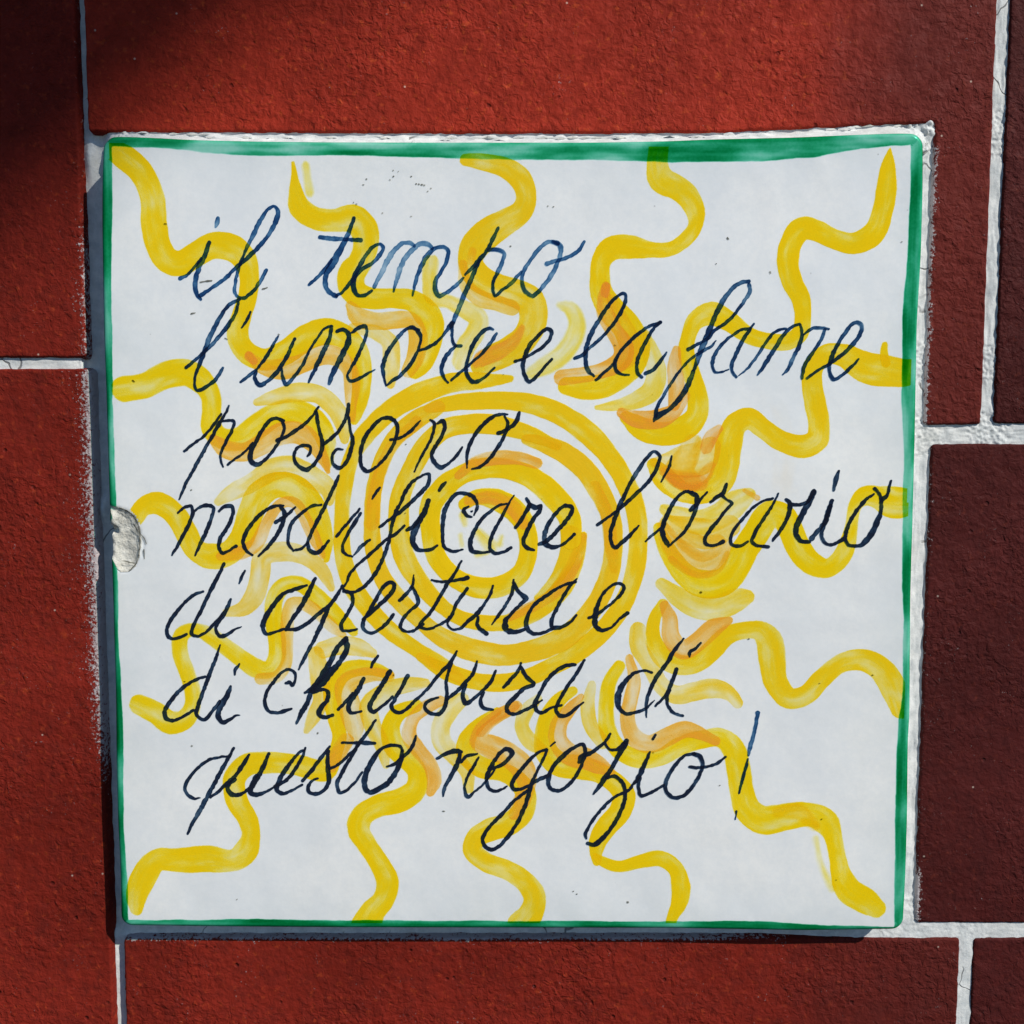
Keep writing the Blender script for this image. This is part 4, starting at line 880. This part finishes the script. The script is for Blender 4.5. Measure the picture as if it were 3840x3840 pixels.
# side walls and back
ringi = np.concatenate([idx[0, :-1], idx[:-1, -1], idx[-1, :0:-1], idx[:0:-1, 0]])
base = V[ringi].copy(); base[:, 1] = 2.6
nb = len(V); V = np.vstack([V, base])
ri = np.arange(len(ringi)); rj = (ri + 1) % len(ringi)
sides = np.stack([ringi[ri], nb + ri, nb + rj, ringi[rj]], 1)
allq = np.vstack([quads, sides])
cv_all = np.concatenate([chipv.ravel(), np.zeros(len(ringi))])
body = link('tile_body', mesh_np('tile_body', V, allq, {'chip': cv_all, 'rim_tint': np.concatenate([(np.exp(-DE / 6.0) * .8 + .25 * np.exp(-DE / 22)).ravel(), np.ones(len(ringi))])}), GLAZE, plaque)

# green painted border: follows the tile's own grid, so it wraps over the rounded rim
idd, iarc = seg_dist(GX, GZ, INNER, True)
iin = inside(GX, GZ, INNER)
green = np.where(iin, -idd, idd)
seedc = {'bottom': 1, 'right': 2, 'top': 3, 'left': 4}
du2 = np.minimum(UU, 1 - UU) * 200; dv2 = np.minimum(VV, 1 - VV) * 200
fcu = (UU[:-1, :-1] + UU[1:, 1:]) / 2; fcv = (VV[:-1, :-1] + VV[1:, 1:]) / 2
gm = green; g_any = np.maximum.reduce([gm[:-1, :-1], gm[1:, :-1], gm[:-1, 1:], gm[1:, 1:]]) > -1.0
cmax = np.maximum.reduce([cs[:-1, :-1], cs[1:, :-1], cs[:-1, 1:], cs[1:, 1:]])
g_any &= cmax < .75
dl = fcu; dr = 1 - fcu; db = fcv; dt = 1 - fcv
mn = np.minimum.reduce([dl, dr, db, dt])
sel = {'left': dl == mn, 'right': dr == mn, 'bottom': db == mn, 'top': dt == mn}
borders = {}
for nm in ('top', 'right', 'bottom', 'left'):
    k = g_any & sel[nm]
    q = np.stack([qa[k], qb[k], qc[k], qd[k]], 1)
    Vf = np.stack([GX.ravel(), -(HH + .075).ravel(), GZ.ravel()], 1)
    along = (GX if nm in ('top', 'bottom') else GZ).ravel()
    across = (GZ if nm in ('top', 'bottom') else GX).ravel()
    edge = np.minimum(green, np.where(cs > -3, -cs, 9)).ravel() + .12
    dens = np.full(along.shape, {'top': 1.3, 'right': 1.35, 'bottom': 1.4, 'left': 1.35}[nm])
    # paint lies thinner towards the inner edge
    dens = dens * (.92 + .22 * np.clip(green.ravel() / 2.2, 0, 1))
    at = {'edge': edge, 'across': across * .7, 'along': along * .55, 'pigment': dens,
          'hue': np.zeros(along.shape), 'soft': np.full(along.shape, .25), 'seed': np.full(along.shape, float(seedc[nm]))}
    Vf, q, at = compact(Vf, q, at)
    o = link('border_stroke', mesh_np('border_stroke', Vf, q, at), GRN, plaque)
    borders[nm] = o

# ------------------------------------------------------------------ sun painting: one film per brush stroke
def parse(s, has_head):
    out = []
    for ln in s.strip().splitlines():
        tk = ln.split()
        head = None
        if has_head:
            head = [float(x) for x in tk[:3]]; tk = tk[3:]
        pts = []
        for q in tk:
            v = [float(x) / 100 for x in q.split(',')]
            if len(v) == 3: v.append(1.0)
            pts.append(v)
        out.append((head, pts))
    return out

placed = []     # (samples, half widths, level) of the strokes laid so far
def level_for(S, hw):
    lv = 0
    b = (S[:, 0].min() - hw.max(), S[:, 0].max() + hw.max(), S[:, 1].min() - hw.max(), S[:, 1].max() + hw.max())
    for S2, hw2, l2, b2 in placed:
        if l2 + 1 <= lv: continue
        if b[0] > b2[1] or b2[0] > b[1] or b[2] > b2[3] or b2[2] > b[3]: continue
        A = S[::3]; B = S2[::3]
        D = np.hypot(A[:, None, 0] - B[None, :, 0], A[:, None, 1] - B[None, :, 1]) - hw[::3][:, None] - hw2[::3][None]
        if D.min() < 1.6: lv = l2 + 1
    placed.append((S, hw, lv, b))
    return lv

def film_stroke(name, pts, dens, hue, soft, seed, parent):
    S = catmull([p[:3] for p in pts], .8)
    C2 = S[:, :2]; hw = np.maximum(S[:, 2] / 2 * (.93 if parent is plaque and name == 'sun_ring' else 1.04), .15) + .22
    lv = level_for(C2, hw)
    g = .42
    m = hw.max() + 1.0
    x0, x1 = C2[:, 0].min() - m, C2[:, 0].max() + m
    z0, z1 = C2[:, 1].min() - m, C2[:, 1].max() + m
    xs = np.arange(x0, x1 + g, g); zs = np.arange(z0, z1 + g, g)
    nzz, nxx = len(zs), len(xs)
    E = np.full((nzz, nxx), -9.0); SA = np.zeros((nzz, nxx)); AL_ = np.zeros((nzz, nxx))
    arc = np.concatenate([[0], np.cumsum(np.hypot(*(C2[1:] - C2[:-1]).T))])
    for i in range(len(C2) - 1):
        a = C2[i]; b = C2[i + 1]; d = b - a; l2 = d @ d
        if l2 < 1e-9: continue
        r = max(hw[i], hw[i + 1]) + .9
        i0 = max(0, int((min(a[0], b[0]) - r - x0) / g)); i1 = min(nxx, int((max(a[0], b[0]) + r - x0) / g) + 2)
        j0 = max(0, int((min(a[1], b[1]) - r - z0) / g)); j1 = min(nzz, int((max(a[1], b[1]) + r - z0) / g) + 2)
        X, Z = np.meshgrid(xs[i0:i1], zs[j0:j1])
        t = np.clip(((X - a[0]) * d[0] + (Z - a[1]) * d[1]) / l2, 0, 1)
        qx = X - a[0] - t * d[0]; qz = Z - a[1] - t * d[1]
        e = hw[i] + t * (hw[i + 1] - hw[i]) - np.hypot(qx, qz)
        sg = (d[0] * qz - d[1] * qx) / math.sqrt(l2)
        cur = E[j0:j1, i0:i1]; mm_ = e > cur
        cur[mm_] = e[mm_]
        SA[j0:j1, i0:i1][mm_] = sg[mm_]
        AL_[j0:j1, i0:i1][mm_] = (arc[i] + t * math.sqrt(l2))[mm_]
    X, Z = np.meshgrid(xs, zs)
    ed, _ = seg_dist(X.ravel(), Z.ravel(), OUT, True)
    ok = (ed.reshape(X.shape) > 1.35) & inside(X, Z, OUT) & ~(inside(X, Z, CHIP))
    ii = np.arange(nzz * nxx).reshape(nzz, nxx)
    en = np.maximum.reduce([E[:-1, :-1], E[1:, :-1], E[:-1, 1:], E[1:, 1:]]) > -.75
    okc = ok[:-1, :-1] & ok[1:, :-1] & ok[:-1, 1:] & ok[1:, 1:]
    k = en & okc
    q = np.stack([ii[:-1, :-1][k], ii[:-1, 1:][k], ii[1:, 1:][k], ii[1:, :-1][k]], 1)
    if len(q) == 0: return None
    n = X.size
    Vf = np.stack([X.ravel(), np.full(n, -(PL + .004 + .0045 * lv)), Z.ravel()], 1)
    at = {'edge': E.ravel(), 'across': SA.ravel(), 'along': AL_.ravel(), 'pigment': np.full(n, dens),
          'hue': np.full(n, hue), 'soft': np.full(n, soft), 'seed': np.full(n, float(seed))}
    Vf, q, at = compact(Vf, q, at)
    return link(name, mesh_np(name, Vf, q, at), YEL, parent)

sd = 0
for name, txt in PAINT:
    main = None
    for j, (h, pts) in enumerate(parse(txt, True)):
        sd += 1
        dens, hue, soft = h
        dens *= {'sun_ring': 1.2, 'pale_stroke': .95}.get(name, 1.0) * (1.18 if j else 1)
        hue += {'sun_ring': .06, 'sun_ray': .03, 'pale_stroke': .05}.get(name, 0) * (j == 0)
        if j: soft = max(soft, .3)
        if j == 0:
            main = film_stroke(name, pts, dens, hue, soft, sd, plaque)
        else:
            film_stroke('shading_stroke', pts, dens, hue, soft, sd, main)
NLV = max(p[2] for p in placed) + 1
print('paint levels', NLV)

# ------------------------------------------------------------------ handwriting: one mesh per word
iplaced = []
def ribbon(pts, k0, lvl, acc, rnd):
    S = catmull([[p[0], p[1], p[2], p[3]] for p in pts], .28)
    C2 = S[:, :2]
    n = len(C2)
    # hand tremble
    ph = rnd.random() * 100
    tt = np.arange(n) * .28
    nx_ = vnoise(tt * 1.3, np.full(n, ph), 3) * .085; nz_ = vnoise(tt * 1.3, np.full(n, ph + 40), 4) * .085
    C2 = C2 + np.stack([nx_, nz_], 1)
    hw = S[:, 2] / 2 * (1 + .18 * vnoise(tt * 1.9, np.full(n, ph + 9), 5)) + .035
    hw = np.maximum(hw, .17)
    T = np.gradient(C2, axis=0); T /= np.maximum(np.hypot(T[:, 0], T[:, 1]), 1e-6)[:, None]
    N = np.stack([-T[:, 1], T[:, 0]], 1)
    y = -(PL + .10 + .0035 * lvl)
    V = acc['V']; b = acc['n']
    dens = k0 * S[:, 3]
    # cross-section: rim, centre, rim
    a = C2 + N * hw[:, None]; c = C2 - N * hw[:, None]
    slope = np.linspace(0, .002, n)
    vv = np.concatenate([np.stack([p[:, 0], y - slope, p[:, 1]], 1) for p in (a, C2, c)])
    V.append(vv)
    acc['edge'] += [np.zeros(n), hw, np.zeros(n)]
    acc['pigment'] += [dens, dens, dens]
    i = np.arange(n - 1)
    acc['F'].append(np.stack([b + i, b + n + i, b + n + i + 1, b + i + 1], 1))
    acc['F'].append(np.stack([b + n + i, b + 2 * n + i, b + 2 * n + i + 1, b + n + i + 1], 1))
    acc['n'] += 3 * n
    # round ends
    for e, sgn in ((0, -1), (n - 1, 1)):
        b = acc['n']; m = 6
        ang = np.linspace(math.pi / 2, -math.pi / 2, m + 1)
        rim = C2[e] + hw[e] * (np.outer(np.cos(ang), T[e] * sgn) + np.outer(np.sin(ang), N[e] ))
        ys = y - slope[e]
        V.append(np.vstack([[C2[e][0], ys, C2[e][1]], np.stack([rim[:, 0], np.full(m + 1, ys), rim[:, 1]], 1)]))
        acc['edge'].append(np.concatenate([[hw[e]], np.zeros(m + 1)]))
        acc['pigment'].append(np.full(m + 2, dens[e]))
        j = np.arange(0, m, 2)
        acc['F'].append(np.stack([np.full(len(j), b), b + 1 + j, b + 2 + j, b + 3 + j], 1))
        acc['n'] += m + 2

rnd = random.Random(3)
def ink_word(name, strokes, k0, label=None, tone=0.0):
    acc = {'V': [], 'F': [], 'edge': [], 'pigment': [], 'n': 0}
    for i, (h, pts) in enumerate(strokes):
        P = np.array([p[:2] for p in pts]); hw = np.array([p[2] / 2 for p in pts])
        S = catmull([p[:3] for p in pts], .8); lv = 0
        for S2, l2 in iplaced:
            if l2 + 1 <= lv: continue
            D = np.hypot(S[:, None, 0] - S2[None, :, 0], S[:, None, 1] - S2[None, :, 1]) - S[:, None, 2] / 2 - S2[None, :, 2] / 2
            if D.min() < .5: lv = l2 + 1
        iplaced.append((S, lv))
        ribbon(pts, k0, lv, acc, rnd)
    V = np.concatenate(acc['V']); F = np.concatenate(acc['F'])
    n = len(V); z = np.zeros(n)
    at = {'edge': np.concatenate(acc['edge']), 'pigment': np.concatenate(acc['pigment']),
          'hue': z + tone, 'across': z, 'along': z, 'soft': z, 'seed': z}
    o = link(name, mesh_np(name, V, F, at, shade=False), INKM, plaque)
    if label: o['label'] = label
    return o
for word, k0, txt in INK:
    nm = 'exclamation_mark' if word == '!' else 'word'
    ink_word(nm, parse(txt, False), k0, None if word == '!' else 'handwritten dark blue word "%s"' % word,
             tone={'il': .1, 'tempo': .1, "l'umore": .35, 'la': .45, 'fame': .35, '!': .2}.get(word, .8))
print('ink levels', max(l for _, l in iplaced) + 1)

acc = {'V': [], 'F': [], 'edge': [], 'pigment': [], 'n': 0}
for x, z, ln, an, w in PITS:
    dx, dz = math.cos(an) * ln / 2, math.sin(an) * ln / 2
    ribbon([(x - dx, z - dz, w, 1.0), (x, z, w * 1.2, 1.0), (x + dx, z + dz, w * .8, .8)], .75, 14, acc, rnd)
z_ = np.zeros(acc['n'])
pits = link('glaze_pits', mesh_np('glaze_pits', np.concatenate(acc['V']), np.concatenate(acc['F']),
    {'edge': np.concatenate(acc['edge']), 'pigment': np.concatenate(acc['pigment']), 'hue': z_, 'across': z_, 'along': z_, 'soft': z_, 'seed': z_}, shade=False), CRK, plaque)
pits['kind'] = 'stuff'
for ck in CRACKS:
    acc = {'V': [], 'F': [], 'edge': [], 'pigment': [], 'n': 0}
    ribbon([(x, z, .10, 1.0) for x, z in ck], .6, 12, acc, rnd)
    z_ = np.zeros(acc['n'])
    link('crack', mesh_np('crack', np.concatenate(acc['V']), np.concatenate(acc['F']),
        {'edge': np.concatenate(acc['edge']), 'pigment': np.concatenate(acc['pigment']), 'hue': z_, 'across': z_, 'along': z_, 'soft': z_, 'seed': z_}, shade=False), CRK, plaque)

# ------------------------------------------------------------------ canopy added above the frame to shade the upper left
can = []
x0c, x1c = -1.6, 2.194
th = .04
pr = [(0.02, 1.9245), (2.5, 1.9245 + .276 * 2.5)]
vs = []
for x in (x0c, x1c):
    for dy, z in pr:
        vs += [(x, -dy, z), (x, -dy, z + th)]
fs = [(0, 1, 3, 2), (4, 6, 7, 5), (0, 2, 6, 4), (1, 5, 7, 3), (0, 4, 5, 1), (2, 3, 7, 6)]
me = bpy.data.meshes.new('shade_blocker'); me.from_pydata(vs, [], fs); me.update()
blocker = link('shade_blocker', me, BLOCKER)
blocker['label'] = 'plain board canopy added out of frame above the plaque to cast shade'
blocker['category'] = 'blocker'
